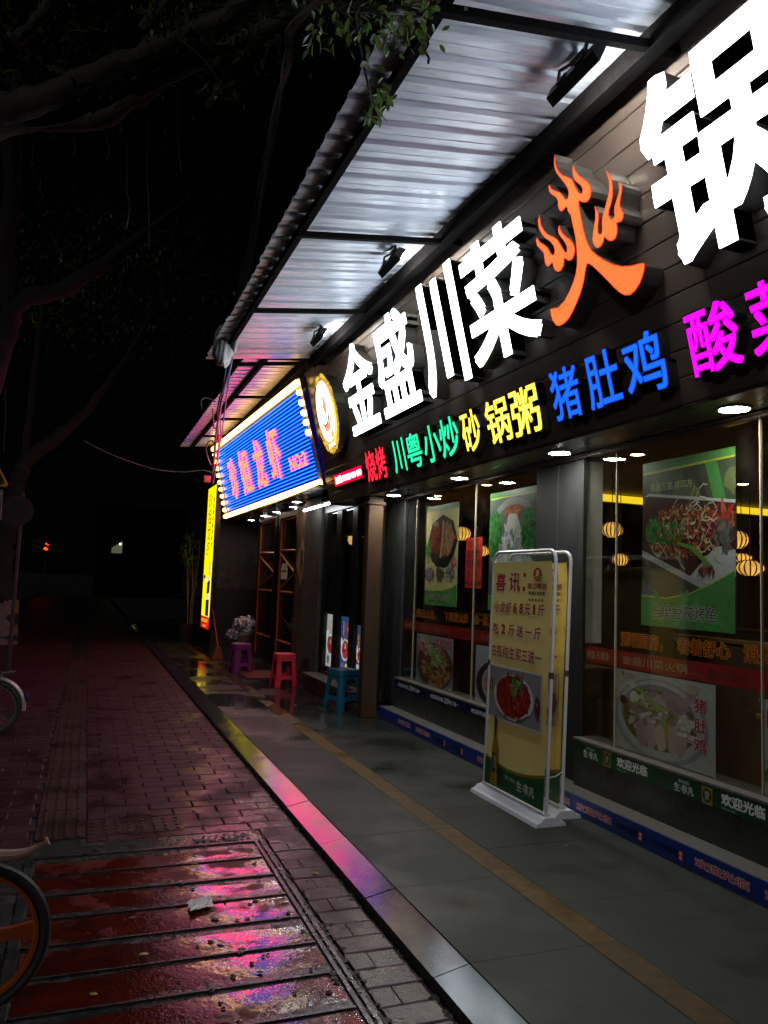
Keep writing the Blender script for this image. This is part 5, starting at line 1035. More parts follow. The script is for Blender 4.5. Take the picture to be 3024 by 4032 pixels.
# ================================================================== plastic stools
def stool(name, cx, cy, rz, col, h, wt, wb, label, arch=True, z0=0.):
    m = mat('plastic_'+name, col, .32, var=.06, bump=.04, bscale=30)
    t = thing('plastic_stool', (cx, cy, z0), label, 'stool', 'plastic stools on the walkway')
    cr, sr = math.cos(rz), math.sin(rz)
    def W(x, y_, z): return (cx+x*cr-y_*sr, cy+x*sr+y_*cr, z0+z)
    def rr(hw, z, r=.035, n=4):
        P = []
        for sx_, sy_, a0 in ((1, 1, 0), (-1, 1, 90), (-1, -1, 180), (1, -1, 270)):
            for k_ in range(n+1):
                a = math.radians(a0+90*k_/n); P.append(W(sx_*(hw-r)+r*math.cos(a), sy_*(hw-r)+r*math.sin(a), z))
        return P
    s = MB(); rings = [rr(wt*.955, h-.075), rr(wt, h-.070), rr(wt, h-.012), rr(wt*.985, h-.002), rr(wt*.93, h), rr(wt*.84, h-.004), rr(wt*.80, h-.008)]; n = len(rings[0])
    for a, b_ in zip(rings[:-1], rings[1:]): s.add(a+b_, [(i, (i+1) % n, n+(i+1) % n, n+i) for i in range(n)])
    s.poly(rings[-1]); s.poly(rr(wt*.94, h-.03)); s.build('seat', m, t, True)
    def hw(z): return wb+(wt*.955-wb)*z/(h-.07)
    # four splayed corner legs of L section
    lw_ = .062
    for sx_, sy_ in ((1, 1), (-1, 1), (-1, -1), (1, -1)):
        def sec(z):
            a = hw(z); l_ = lw_*(1.0+.25*(1-z/(h-.07))); r = .022
            return [W(sx_*(a-l_), sy_*a, z), W(sx_*(a-r), sy_*a, z), W(sx_*(a-r*.3), sy_*(a-r*.3), z), W(sx_*a, sy_*(a-r), z), W(sx_*a, sy_*(a-l_), z), W(sx_*(a-.012), sy_*(a-l_), z), W(sx_*(a-.016), sy_*(a-.016), z), W(sx_*(a-l_), sy_*(a-.012), z)]
        zs = [0, .012, .10, .2, h-.072]; L_ = MB(); S = [sec(z) for z in zs]
        for a, b_ in zip(S[:-1], S[1:]): L_.add(a+b_, [(i, (i+1) % 8, 8+(i+1) % 8, 8+i) for i in range(8)])
        L_.poly(S[0]); L_.poly(S[-1]); L_.build('leg', m, t)
    for k_ in range(4):
        ca_, sa_ = [(1, 0), (0, 1), (-1, 0), (0, -1)][k_]
        def E(u, z, d=0.): a = hw(z)-.003-d; return W(ca_*a-sa_*u, sa_*a+ca_*u, z)
        # arched apron under the seat
        A = MB(); nn = 10; top = h-.071; hwz = hw(top)-.055; zt_ = h-.10 if not arch else h-.105; zl_ = top-.13 if arch else top-.06
        lo_ = [(-hwz+2*hwz*i/nn, zl_+(zt_-zl_)*math.sqrt(max(0, 1-abs(-1+2*i/nn)**(2.2 if arch else 7)))) for i in range(nn+1)]
        for d in (0, .008): A.add([E(u, z, d) for u, z in lo_]+[E(u, top, d) for u, z in lo_], [(i, i+1, nn+2+i, nn+1+i) for i in range(nn)])
        A.add([E(u, z, 0) for u, z in lo_]+[E(u, z, .008) for u, z in lo_], [(i, i+1, nn+2+i, nn+1+i) for i in range(nn)]); A.build('apron', m, t)
        # lower rail with an arched underside
        Rl = MB(); zr1 = h*.34; hb_ = hw(zr1)-.05; lo2 = [(-hb_+2*hb_*i/nn, zr1-.095+.045*(1-abs(-1+2*i/nn)**4)) for i in range(nn+1)]
        for d in (0, .008): Rl.add([E(u, z, d) for u, z in lo2]+[E(u, zr1, d) for u, z in lo2], [(i, i+1, nn+2+i, nn+1+i) for i in range(nn)])
        Rl.add([E(u, zr1, 0) for u, z in lo2]+[E(u, zr1, .008) for u, z in lo2], [(i, i+1, nn+2+i, nn+1+i) for i in range(nn)]); Rl.build('rail', m, t)
    return t
stool('pink', 2.752, 11.07, .05, (.70, .030, .060), .46, .140, .165, 'bright pink plastic stool standing on the wet walkway', arch=False)
stool('purple', 2.43, 12.72, .22, (.20, .026, .13), .46, .140, .165, 'purple plastic stool in front of the grey bin', arch=False)
stool('blue', 2.985, 9.02, .32, (.008, .10, .18), .47, .150, .175, 'blue plastic stool with arched sides beside the wooden post')
# doormat
mt = MB(); nx = 8
mt.bbox(2.39, 2.94, 11.86, 12.82, .001, .014, .004); mt = mt.build('doormat', mat('red_mat', (.13, .022, .012), .85, var=.35, scale=60, bump=.8, bscale=160)); tag(mt, 'flat brown-red doormat behind the pink stool', 'doormat')
# bin with crumpled bags
t = thing('waste_bin', (2.72, 14.2, 0), 'round grey-brown waste bin behind the purple stool', 'bin')
MB().lathe([(.15, 0), (.155, .02), (.19, .48), (.20, .50), (.20, .525), (.185, .525), (.18, .45)], (2.72, 14.2, 0), 24).build('bin_body', mat('bin_plastic', (.10, .08, .06), .5, var=.2), t, True)
MB().lathe([(.196, .50), (.208, .505), (.208, .53), (.19, .532)], (2.72, 14.2, 0), 24).build('rim', mat('bin_rim', (.24, .17, .11), .5), t, True)
def crumple(name, c, r, sc, m, label, seed, cat='plastic bag', parent=None):
    rnd = random.Random(seed); bm = bmesh.new(); bmesh.ops.create_icosphere(bm, subdivisions=4, radius=r)
    W_ = [(Vector((rnd.gauss(0, 1), rnd.gauss(0, 1), rnd.gauss(0, 1))).normalized()*rnd.uniform(6, 22), rnd.uniform(0, 6)) for _ in range(9)]
    for v in bm.verts:
        q = sum(abs(math.sin(v.co.dot(a)/r*.35+f))*(9/a.length) for a, f in W_)/9
        v.co *= .42+1.15*q
        v.co = Vector((v.co.x*sc[0], v.co.y*sc[1], v.co.z*sc[2]))
    me = bpy.data.meshes.new(name); bm.to_mesh(me); bm.free(); me.materials.append(m)
    o = bpy.data.objects.new(name, me); COL.objects.link(o); o.location = c
    if label: tag(o, label, cat)
    return o
def film(name, a, b_):
    m, t_, p_ = _new(name); N, L = t_.nodes, t_.links; wv_ = N.new('ShaderNodeTexNoise'); wv_.inputs['Scale'].default_value = 9; wv_.inputs['Distortion'].default_value = 3; tc = N.new('ShaderNodeTexCoord'); L.new(tc.outputs['Object'], wv_.inputs[0])
    r = N.new('ShaderNodeValToRGB'); r.color_ramp.elements[0].position = .46; r.color_ramp.elements[1].position = .54; r.color_ramp.elements[0].color = list(a)+[1]; r.color_ramp.elements[1].color = list(b_)+[1]; L.new(wv_.outputs[0], r.inputs[0]); L.new(r.outputs[0], p_.inputs['Base Color']); p_.inputs['Roughness'].default_value = .22; return m
bagm = film('grey_bag_film', (.05, .055, .075), (.42, .41, .42))
crumple('plastic_bag', (2.76, 14.16, .66), .20, (1.15, .9, .95), bagm, 'crumpled silvery plastic bag heaped on top of the bin', 3)
crumple('plastic_bag', (2.55, 14.10, .50), .13, (1., .8, .8), film('blue_bag_film', (.03, .035, .07), (.22, .20, .26)), 'smaller dark crumpled bag hanging over the left of the bin', 9)
t = thing('broom', (2.45, 15.0, 0), 'orange handled broom leaning against the dark end wall', 'broom')
MB().tube([(2.42, 14.95, .2), (2.62, 17.5, 1.05)], .013, 7).build('handle', orr, t); MB().hexa([(2.32,14.9,.0),(2.52,14.9,.0),(2.52,14.96,.0),(2.32,14.96,.0),(2.38,14.91,.22),(2.46,14.91,.22),(2.46,14.95,.22),(2.38,14.95,.22)]).build('bristles', mat('bristle', (.22, .06, .02), .9), t)
# ================================================================== cables
cab = mat('black_cable', (.16, .16, .17), .35, var=.3)
def spline(P, n=6):
    P = [Vector(p) for p in P]; out = []
    for i in range(len(P)-1):
        p0, p1, p2, p3 = P[max(i-1, 0)], P[i], P[i+1], P[min(i+2, len(P)-1)]
        for k_ in range(n):
            t = k_/n; out.append(.5*((2*p1)+(p2-p0)*t+(2*p0-5*p1+4*p2-p3)*t*t+(3*p1-p0-3*p2+p3)*t**3))
    return out+[P[-1]]
path = [(1310, -40, 3.2), (1150, 105, 3.7), (1135, 250, 4.0), (1085, 440, 4.7), (1020, 815, 6.0), (955, 1140, 7.4), (895, 1450, 8.6), (866, 1600, 10.2), (850, 1760, 13.), (838, 1900, 15.2)]
labs = ['thick black cable of the bundle running down to the LED sign', 'second black cable twisted through the hanging bundle', 'third black cable on the right side of the hanging bundle', 'thin black cable sagging beside the hanging bundle', 'slack black cable looping out of the hanging bundle']
for i, lab in enumerate(labs):
    rnd = random.Random(20+i); pts = []
    for j, (x, y_, Y) in enumerate(path):
        k_ = 1 if 0 < j < len(path)-1 else .3; sp = (6, 10, 12, 16, 24)[i]
        pts.append(at(x+rnd.uniform(-sp, sp)*k_, y_+rnd.uniform(-10, 10), Y+rnd.uniform(-.05, .05)))
    o = MB().tube(spline(pts, 7), [.016, .013, .013, .009, .009][i], 6).build('cable', cab, smooth=True); tag(o, lab, 'cable', 'cables hanging from the tree to the LED sign')
o = MB().tube(spline([at(330, 1735, 16.5), at(440, 1790, 16.6), at(600, 1845, 16.8), at(720, 1858, 16.8), at(800, 1852, 16.6), at(850, 1868, 16.4)], 6), .011, 5).build('cable', cab); tag(o, 'thin sagging cable crossing from the far tree to the LED sign', 'cable')
lo_ = MB().tube(spline([at(838, 1610, 12.), at(842, 1680, 12.2), at(852, 1690, 12.2), at(858, 1720, 12.3), at(850, 1745, 12.4), at(828, 1735, 12.5), at(812, 1760, 12.6), at(818, 1800, 12.6), at(830, 1830, 13)], 6), .012, 5).build('cable_loop', cab); tag(lo_, 'coiled slack loop of cable at the left corner of the LED sign', 'cable')
lo_ = MB().tube(spline([at(848, 1583, 11), at(830, 1572, 11), at(808, 1566, 11), at(793, 1578, 11), at(796, 1608, 11)], 6), .010, 5).build('cable_hook', cab); tag(lo_, 'short bent cable end hooking out left of the hanging bundle', 'cable')
jb = thing('junction_box', at(815, 1885, 15.6), 'small junction box where the cables meet the LED sign', 'junction box'); c_ = at(815, 1885, 15.6); MB().bbox(c_.x-.07, c_.x+.07, c_.y-.05, c_.y+.05, c_.z-.07, c_.z+.06, .01).build('box', mat('junction_plastic', (.3, .16, .11), .5), jb); MB().bbox(c_.x-.05, c_.x+.05, c_.y-.056, c_.y-.051, c_.z-.05, c_.z+.04, .002).build('cover', mat('junction_plastic2', (.34, .2, .14), .5), jb)
b_ = crumple('plastic_bag', at(885, 1365, 8.3), .14, (.75, .75, 1.6), mat('white_bag', (.55, .54, .53), .45, var=.2), 'dirty white plastic bag snagged on the hanging cables', 31)

# ================================================================== trees
bark = mat('tree_bark', (.04, .036, .031), .75, var=.45, scale=10, bump=1., bscale=34, stretch=(1, 1, 1))
leafm = mat('leaf_green', (.07, .13, .04), .35, var=.3, scale=6, objrand=.4)
_t = leafm.node_tree; _tl = _t.nodes.new('ShaderNodeBsdfTranslucent'); _tl.inputs[0].default_value = (.12, .20, .04, 1); _mx = _t.nodes.new('ShaderNodeMixShader'); _mx.inputs[0].default_value = .45
_t.links.new(_t.nodes['Principled BSDF'].outputs[0], _mx.inputs[1]); _t.links.new(_tl.outputs[0], _mx.inputs[2]); _t.links.new(_mx.outputs[0], [x for x in _t.nodes if x.type == 'OUTPUT_MATERIAL'][0].inputs[0])
rootm = mat('aerial_root', (.03, .022, .017), .85, var=.3)
def limb(pts, rad, parent, name='branch', n=9, j=.14, seed=1):
    rnd = random.Random(seed); P = spline(pts, 5); k_ = len(P); R = []
    for i in range(k_):
        f = i/(k_-1)*(len(rad)-1); a = int(min(f, len(rad)-2)); R.append((rad[a]+(rad[a+1]-rad[a])*(f-a))*(1+rnd.uniform(-j, j)))
    P = [p+Vector((rnd.gauss(0, 1), rnd.gauss(0, 1), rnd.gauss(0, 1)))*R[i]*.10 for i, p in enumerate(P)]
    return MB().tube(P, R, n).build(name, bark, parent, True)
# near banyan: its trunk stands left of the picture
T1 = Vector((-2.05, 6.3, SZ)); tr = thing('banyan_tree', T1, 'dark banyan tree whose mossy branches and leaves hang over the top left', 'tree')
top = T1+Vector((.1, 0, 3.6))
limb([T1, T1+Vector((.05, .05, 1.3)), T1+Vector((-.02, 0, 2.6)), top], [.34, .26, .24, .22], tr, 'trunk', 14, .06, 2)
limb([top, at(-120, 500, 6.4), at(110, 415, 6.0), at(347, 310, 5.6), at(520, 235, 5.2), at(705, 150, 4.9), at(900, 62, 4.6), at(1040, -40, 4.4)], [.20, .16, .10, .075, .065, .060, .055, .045], tr, seed=3)
limb([at(-120, 520, 6.4), at(150, 470, 6.2), at(390, 470, 5.8), at(540, 380, 5.5), at(675, 285, 5.2), at(815, 222, 5.0), at(975, 150, 4.8), at(1150, 65, 4.6), at(1330, -40, 4.3)], [.12, .09, .07, .065, .06, .055, .05, .045, .04], tr, seed=4)
limb([at(560, 115, 5.1), at(640, 30, 5.0), at(720, -60, 4.9)], [.04, .035, .03], tr, seed=5); limb([at(60, 160, 6.2), at(150, 80, 6.2), at(220, -40, 6.2)], [.05, .05, .05], tr, seed=6)
limb([at(1120, 70, 4.65), at(1300, 20, 3.4), at(1420, 40, 2.8), at(1640, 30, 2.4)], [.02, .018, .014, .008], tr, seed=10)
limb([at(1395, 10, 2.78), at(1420, 200, 2.76), at(1455, 360, 2.75), at(1460, 430, 2.75)], [.006, .005, .005, .003], tr, seed=11)
for i, (x, y_, Y, ln) in enumerate(((80, 520, 6.8, 260), (130, 560, 6.8, 180), (290, 470, 6., 140), (420, 470, 5.8, 160), (500, 520, 5.8, 380), (580, 480, 5.6, 500), (700, 320, 5.2, 360), (160, 700, 7, 90), (960, 160, 4.8, 110), (1680, 130, 2.4, 120))):
    rnd = random.Random(50+i); P = [at(x+rnd.uniform(-14, 14)*k_/5, y_+ln*k_/5, Y) for k_ in range(6)]
    MB().tube(spline(P, 3), [.005]*16, 4).build('aerial_root', rootm, tr)
o = MB().tube(spline([at(-30, 512, 5.9), at(217, 494, 5.7), at(455, 434, 5.4), at(640, 345, 5.1), at(803, 271, 4.9)], 5), .007, 5).build('vine', rootm, tr)
lf_ = MB(); n_ = 5
for i in range(n_+1):
    t = i/n_; wd = .5*math.sin(math.pi*min(1, t*1.02))**.8*.42; lf_.v += [(-wd, t, .06*math.sin(t*3)+.05), (0, t, .06*math.sin(t*3)), (wd, t, .06*math.sin(t*3)+.05)]
for i in range(n_): lf_.f += [(i*3, i*3+1, i*3+4, i*3+3), (i*3+1, i*3+2, i*3+5, i*3+4)]
lf_.m = [0]*len(lf_.f)
leaf0 = lf_.build('leaf', leafm, loc=(0, 0, 0)); leaf0.parent = tr
cnt = [0]; rnd = random.Random(99)
def put_leaf(p, s):
    o = leaf0 if cnt[0] == 0 else leaf0.copy()
    if cnt[0]: COL.objects.link(o); o.parent = tr
    cnt[0] += 1; o.location = p-org(tr); o.scale = (s, s, s); o.rotation_euler = (rnd.uniform(-1.9, .2), rnd.uniform(-.8, .8), rnd.uniform(0, 6.28))
def cluster(px, py, Y, n, sp, s=.085):
    for _ in range(n):
        if cnt[0] >= 296: return
        put_leaf(at(px+rnd.gauss(0, sp), py+rnd.gauss(0, sp), Y+rnd.gauss(0, .12)), s*rnd.uniform(.7, 1.25))
cluster(1490, 380, 2.75, 30, 32, .048); cluster(1465, 450, 2.75, 14, 22, .048); cluster(1640, 75, 2.35, 34, 60, .044); cluster(1480, 60, 2.5, 36, 80, .047); cluster(1300, 40, 2.8, 24, 60, .05); cluster(1230, 130, 3.2, 12, 32, .057)
cluster(850, 350, 4.9, 14, 30, .11); cluster(880, 270, 4.9, 16, 40, .10); cluster(760, 140, 4.9, 26, 50, .09); cluster(900, 90, 4.7, 20, 60, .09); cluster(1060, 150, 4.6, 10, 40, .085); cluster(255, 300, 5.8, 8, 28, .11); cluster(60, 280, 6.2, 9, 40, .11); cluster(480, 290, 5.6, 4, 20, .1); cluster(260, 85, 5.8, 5, 24, .11); cluster(720, 60, 4.9, 6, 30, .09); cluster(1460, 210, 2.8, 4, 20, .045); cluster(1400, 120, 2.8, 12, 60, .05); cluster(1130, 40, 4.5, 10, 50, .08)
for i, (x0, y0_, x1, y1_, Y) in enumerate(((700, 150, 880, 345, 4.8), (880, 80, 1000, 190, 4.6), (960, 150, 1090, 180, 4.6), (1150, 65, 1260, 160, 4.2), (1040, 30, 1180, 60, 4.3), (1420, 40, 1560, 110, 2.6), (1300, 20, 1400, 130, 2.9), (480, 240, 500, 310, 5.4), (250, 350, 260, 290, 5.7), (1560, 30, 1700, 90, 2.4))):
    limb([at(x0, y0_, Y), at((x0+x1)/2+12, (y0_+y1_)/2-14, Y), at(x1, y1_, Y)], [.010, .007, .003], tr, 'twig', 5, .1, 60+i)
cr = MB(); rr_ = random.Random(5)
for i in range(2600):                                                 # the rest of the crown, up in the dark above the frame
    p = Vector((rr_.gauss(-.3, 1.3), rr_.gauss(5.2, 1.4), rr_.uniform(6.6, 8.2)-.15*abs(rr_.gauss(0, 1)))); s = rr_.uniform(.07, .12); a = Matrix.Rotation(rr_.uniform(0, 6.28), 3, 'Z') @ Matrix.Rotation(rr_.uniform(-1.5, 1.5), 3, 'X')
    cr.add([p+a@Vector((-.25*s, .4*s, 0)), p, p+a@Vector((.25*s, .4*s, 0)), p+a@Vector((0, s, 0))], [(0, 1, 2, 3)])
for i in range(900):                                                  # small leaves along the twigs at the top of the view
    x = rr_.uniform(560, 1690); p = at(x, 40+abs(rr_.gauss(0, 75))-.02*(x-560)-(60 if rr_.random() < .3 else 0), (5.0 if x < 1100 else 4.9-(x-1100)*.0042)+rr_.gauss(0, .2)); s = rr_.uniform(.035, .07)*(1 if x < 1200 else .62); a = Matrix.Rotation(rr_.uniform(0, 6.28), 3, 'Z') @ Matrix.Rotation(rr_.uniform(-1.5, 1.5), 3, 'X')
    cr.add([p+a@Vector((-.28*s, .45*s, .05*s)), p, p+a@Vector((.28*s, .45*s, .05*s)), p+a@Vector((0, s, 0))], [(0, 1, 2, 3)])
o = cr.build('crown', leafm, tr); tag(o, kind='stuff')
# second tree farther left, one forked limb in view
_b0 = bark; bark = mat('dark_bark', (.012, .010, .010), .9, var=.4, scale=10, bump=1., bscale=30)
T3 = Vector((-2.35, 13.2, SZ)); tr3 = thing('street_tree', T3, 'dim forked tree limb rising at the left edge above the road sign', 'tree')
j3 = at(-70, 1600, 13.0)
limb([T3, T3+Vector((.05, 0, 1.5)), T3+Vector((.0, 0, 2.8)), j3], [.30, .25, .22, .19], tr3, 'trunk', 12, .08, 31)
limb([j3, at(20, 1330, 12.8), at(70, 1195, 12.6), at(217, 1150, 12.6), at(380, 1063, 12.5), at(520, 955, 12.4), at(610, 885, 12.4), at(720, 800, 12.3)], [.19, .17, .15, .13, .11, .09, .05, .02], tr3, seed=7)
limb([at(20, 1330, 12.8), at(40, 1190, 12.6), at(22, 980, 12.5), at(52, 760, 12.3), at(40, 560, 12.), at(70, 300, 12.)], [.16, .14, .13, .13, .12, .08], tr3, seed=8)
for i, (x, y_, Y, ln) in enumerate(((640, 1010, 12.3, 190), (370, 1080, 12.5, 150), (20, 1520, 12.8, 260))):
    MB().tube(spline([at(x+rr_.uniform(-10, 10)*k_/5, y_+ln*k_/5, Y) for k_ in range(6)], 3), .009, 4).build('aerial_root', rootm, tr3)
cr = MB()
for i in range(900):
    p = Vector((rr_.gauss(-1.5, 1.2), rr_.gauss(13.2, 1.2), rr_.uniform(9.3, 11.5))); s = rr_.uniform(.08, .14); a = Matrix.Rotation(rr_.uniform(0, 6.28), 3, 'Z') @ Matrix.Rotation(rr_.uniform(-1.5, 1.5), 3, 'X')
    cr.add([p+a@Vector((-.25*s, .4*s, 0)), p, p+a@Vector((.25*s, .4*s, 0)), p+a@Vector((0, s, 0))], [(0, 1, 2, 3)])
o = cr.build('crown', leafm, tr3); tag(o, kind='stuff')
# far tree lit red by the LED sign, whitewashed foot
base = Vector((-1.56, 18.6, SZ)); tr2 = thing('street_tree', base, 'far street tree with a whitewashed foot, its trunk rim lit red by the LED sign', 'tree')
pts = [(-1.56,18.6,SZ),(-1.62,18.6,.85),(-1.72,18.6,1.3),(-1.70,18.6,2.0),(-1.62,18.6,2.7),(-1.60,18.6,3.2),(-1.50,18.6,3.65),(-1.36,18.6,4.0),(-.96,18.5,4.35),(-.61,18.4,4.70),(-.22,18.3,5.15),(.22,18.2,5.92),(.60,18.1,6.58),(1.0,18.,7.6)]
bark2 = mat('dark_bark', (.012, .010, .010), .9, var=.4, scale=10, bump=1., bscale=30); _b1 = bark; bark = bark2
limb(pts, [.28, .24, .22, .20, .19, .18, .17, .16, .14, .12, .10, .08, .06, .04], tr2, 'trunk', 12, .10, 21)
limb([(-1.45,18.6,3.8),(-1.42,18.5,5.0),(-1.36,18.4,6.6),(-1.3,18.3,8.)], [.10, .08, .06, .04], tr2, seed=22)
MB().lathe([(.30, SZ), (.285, .3), (.262, .70), (.25, .88)], (-1.585, 18.6, 0), 16).build('whitewash', mat('whitewash', (.13, .115, .11), .8, var=.4, scale=12, bump=.5), tr2, True)
cr = MB()
for i in range(1600):
    p = Vector((rr_.gauss(-.2, 1.5), rr_.gauss(18.2, 1.3), rr_.uniform(6.6, 9.5))); s = rr_.uniform(.09, .16); a = Matrix.Rotation(rr_.uniform(0, 6.28), 3, 'Z') @ Matrix.Rotation(rr_.uniform(-1.5, 1.5), 3, 'X')
    cr.add([p+a@Vector((-.25*s, .4*s, 0)), p, p+a@Vector((.25*s, .4*s, 0)), p+a@Vector((0, s, 0))], [(0, 1, 2, 3)])
o = cr.build('crown', leafm, tr2); tag(o, kind='stuff')

# potted bamboo beyond the yellow lightbox
bb = thing('bamboo_plant', (2.33, 18.9, 0), 'potted bamboo standing left of the tall yellow lightbox', 'plant'); bgn = mat('bamboo_green', (.08, .13, .03), .5, objrand=.2)
MB().lathe([(.16, -.02), (.19, .02), (.24, .40), (.25, .42), (.22, .42), (.21, .36), (0.001, .36)], (2.33, 18.9, 0), 18).build('pot', mat('clay_pot', (.02, .010, .008), .6), bb, True)
fo = MB()
for i in range(6):
    x, y_ = 2.33+rr_.uniform(-.08, .08), 18.9+rr_.uniform(-.1, .1); h_ = rr_.uniform(1.7, 2.3); tx_ = x+rr_.uniform(-.22, .16)
    P = spline([(x, y_, .36), ((x+tx_)/2, y_, .36+h_*.5), (tx_, y_, h_+.15), (tx_+rr_.uniform(-.2, .1), y_-.05, h_+.2)], 4); MB().tube(P, .009, 5).build('cane', mat('bamboo_cane', (.20, .15, .05), .5), bb)
    for k_ in range(46):
        q = P[rr_.randrange(len(P)//2, len(P))]+Vector((rr_.gauss(0, .1), rr_.gauss(0, .1), rr_.gauss(-.06, .12))); a = Matrix.Rotation(rr_.uniform(0, 6.28), 3, 'Z') @ Matrix.Rotation(rr_.uniform(-1.4, -.2), 3, 'X'); s = rr_.uniform(.12, .22)
        fo.add([q+a@Vector((-.06*s, .4*s, 0)), q, q+a@Vector((.06*s, .4*s, 0)), q+a@Vector((0, s, 0))], [(0, 1, 2, 3)])
o = fo.build('foliage', bgn, bb); tag(o, kind='stuff')

# ================================================================== bicycles
tyre = mat('tyre_rubber', (.018, .018, .02), .55, var=.2, bump=.3, bscale=150); orange = mat('bike_orange', (.45, .10, .02), .35, var=.1); silver = mat('bike_silver', (.42, .42, .42), .25, .8, var=.1); dkf = mat('bike_dark', (.03, .03, .034), .35, .3)
def bike(cx, cy, r, wbz, style, label):
    "visible wheel at cx; the rest of the bicycle runs away to the left"
    t = thing('bicycle', (cx-wbz/2, cy, SZ), label, 'bicycle'); z = SZ+r; rr2 = r*.075
    fm = orange if style == 'mag' else silver
    for wx in (cx, cx-wbz):
        c = (wx, cy, z)
        w_ = MB().torus(c, r-rr2, rr2, 52, 8).build('tyre', tyre, t, True)
        MB().torus(c, r-2.35*rr2, rr2*.62, 52, 6, sq=1.3).build('rim', fm, t, True)
        if style == 'mag':
            for k_ in range(5):
                a = math.radians(72*k_+2); d = Vector((math.cos(a), 0, math.sin(a))); s = Vector((-d.z, 0, d.x)); sp = MB()
                sp.prism([Vector(c)+d*.04-s*.030, Vector(c)+d*(r*.45)-s*.020, Vector(c)+d*(r*.80)-s*.032, Vector(c)+d*(r*.80)+s*.032, Vector(c)+d*(r*.45)+s*.020, Vector(c)+d*.04+s*.030], (0, .022, 0)); sp.build('spoke', orange, t)
        else:
            sp = MB()
            for k_ in range(28):
                a = 2*math.pi*k_/28; b2 = a+(.35 if k_ % 2 else -.35); sp.tube([(wx+.018*math.cos(b2), cy+(.018 if k_ % 4 < 2 else -.018), z+.018*math.sin(b2)), (wx+(r-2.6*rr2)*math.cos(a), cy, z+(r-2.6*rr2)*math.sin(a))], .0012, 4)
            o = sp.build('spokes', silver, t); tag(o, kind='stuff')
        MB().lathe([(.001, -.05), (.026, -.045), (.026, .045), (.001, .05)], c, 12, ax='y').build('hub', silver, t)
    bbp = (cx-wbz*.44, cy, z-.01); st = (cx-wbz*.30, cy, SZ+.72); hd = (cx-wbz*.82, cy, SZ+.74)
    fr_ = MB(); fr_.tube([(cx, cy+.05, z), bbp], .010, 6); fr_.tube([(cx, cy+.05, z), st], .008, 6); fr_.tube([bbp, st], .016, 8); fr_.tube([bbp, hd], .022, 8); fr_.tube([st, (hd[0]+.02, cy, hd[2]-.08)], .014, 8)
    fr_.build('frame', dkf if style != 'mag' else silver, t, True)
    MB().tube([(cx-wbz, cy+.055, z), (cx-wbz+.04, cy+.045, z+r*1.15), (hd[0], cy, hd[2]), (hd[0]+.04, cy, hd[2]+.25)], .012, 7).build('fork', dkf, t, True)
    MB().tube([(hd[0]+.12, cy-.28, hd[2]+.27), (hd[0]+.02, cy-.2, hd[2]+.27), (hd[0]+.03, cy, hd[2]+.24), (hd[0]+.02, cy+.2, hd[2]+.27), (hd[0]+.12, cy+.28, hd[2]+.27)], .011, 7).build('handlebar', dkf, t, True)
    MB().tube([st, (st[0]+.03, cy, st[2]+.14)], .012, 7).build('seat_post', silver, t)
    MB().prism([(st[0]+.17, cy-.09, st[2]+.15), (st[0]+.15, cy+.09, st[2]+.15), (st[0]+.03, cy+.05, st[2]+.15), (st[0]-.13, cy+.02, st[2]+.15), (st[0]-.13, cy-.02, st[2]+.15), (st[0]+.03, cy-.05, st[2]+.15)], (0, 0, .05)).build('saddle', dkf, t)
    if style == 'mag':
        pk = mat('pale_fender', (.50, .30, .24), .4, var=.1); f_ = MB(); P = [(cx-.34, z+r+.085), (cx-.20, z+r+.06), (cx-.08, z+r+.038), (cx+.06, z+r+.022), (cx+.16, z+r+.024), (cx+.235, z+r+.062)]; Rr = [.028, .030, .028, .024, .017, .002]
        f_.tube(spline([(x, cy-.02, zz) for x, zz in P], 4), [Rr[min(int(k_/4), 4)]+(Rr[min(int(k_/4)+1, 5)]-Rr[min(int(k_/4), 4)])*((k_ % 4)/4) for k_ in range(21)], 8); f_.build('mudguard', pk, t, True)
    else:
        MB().torus((cx, cy, z), r+.022, .020, 30, 8, a0=math.radians(-5), a1=math.radians(150), sq=1.3).build('mudguard', mat('aged_alloy', (.42, .40, .36), .4, .4), t, True)
        rk = MB(); zr = SZ+2*r+.065
        for dy in (-.07, -.03, .03, .07): rk.tube([(cx-.38, cy+dy, zr-.01), (cx+.17+.02*(dy > 0), cy+dy, zr+.012)], .0055, 6)
        rk.tube([(cx+.17, cy-.07, zr+.012), (cx+.17, cy+.07, zr+.012)], .0055, 6)
        for s in (-.06, .06): rk.tube([(cx, cy+s, z), (cx+.08, cy+s, zr)], .005, 6)
        rk.build('rack', silver, t, True)
        MB().bbox(cx+r+.03, cx+r+.06, cy-.03, cy+.03, z+.08, z+.14, .008).build('reflector', mat('violet_reflector', (.10, .03, .22), .2), t)
    MB().lathe([(.001, .03), (.085, .03), (.09, .036), (.085, .042), (.001, .042)], (bbp[0], cy, bbp[2]), 20, ax='y').build('chainring', dkf, t)
    for s in (1, -1): MB().tube([(bbp[0], cy+.05*s, bbp[2]), (bbp[0]+.12*s, cy+.07*s, bbp[2]-.08*s), (bbp[0]+.12*s, cy+.16*s, bbp[2]-.08*s)], .011, 6).build('crank', dkf, t)
bike(-.300, 3.18, .268, .98, 'mag', 'bicycle with an orange five-spoke wheel cut off by the lower left corner'); bike(-.765, 8.30, .265, 1.0, 'wire', 'silver bicycle with a rear rack at the left edge, farther up the pavement')

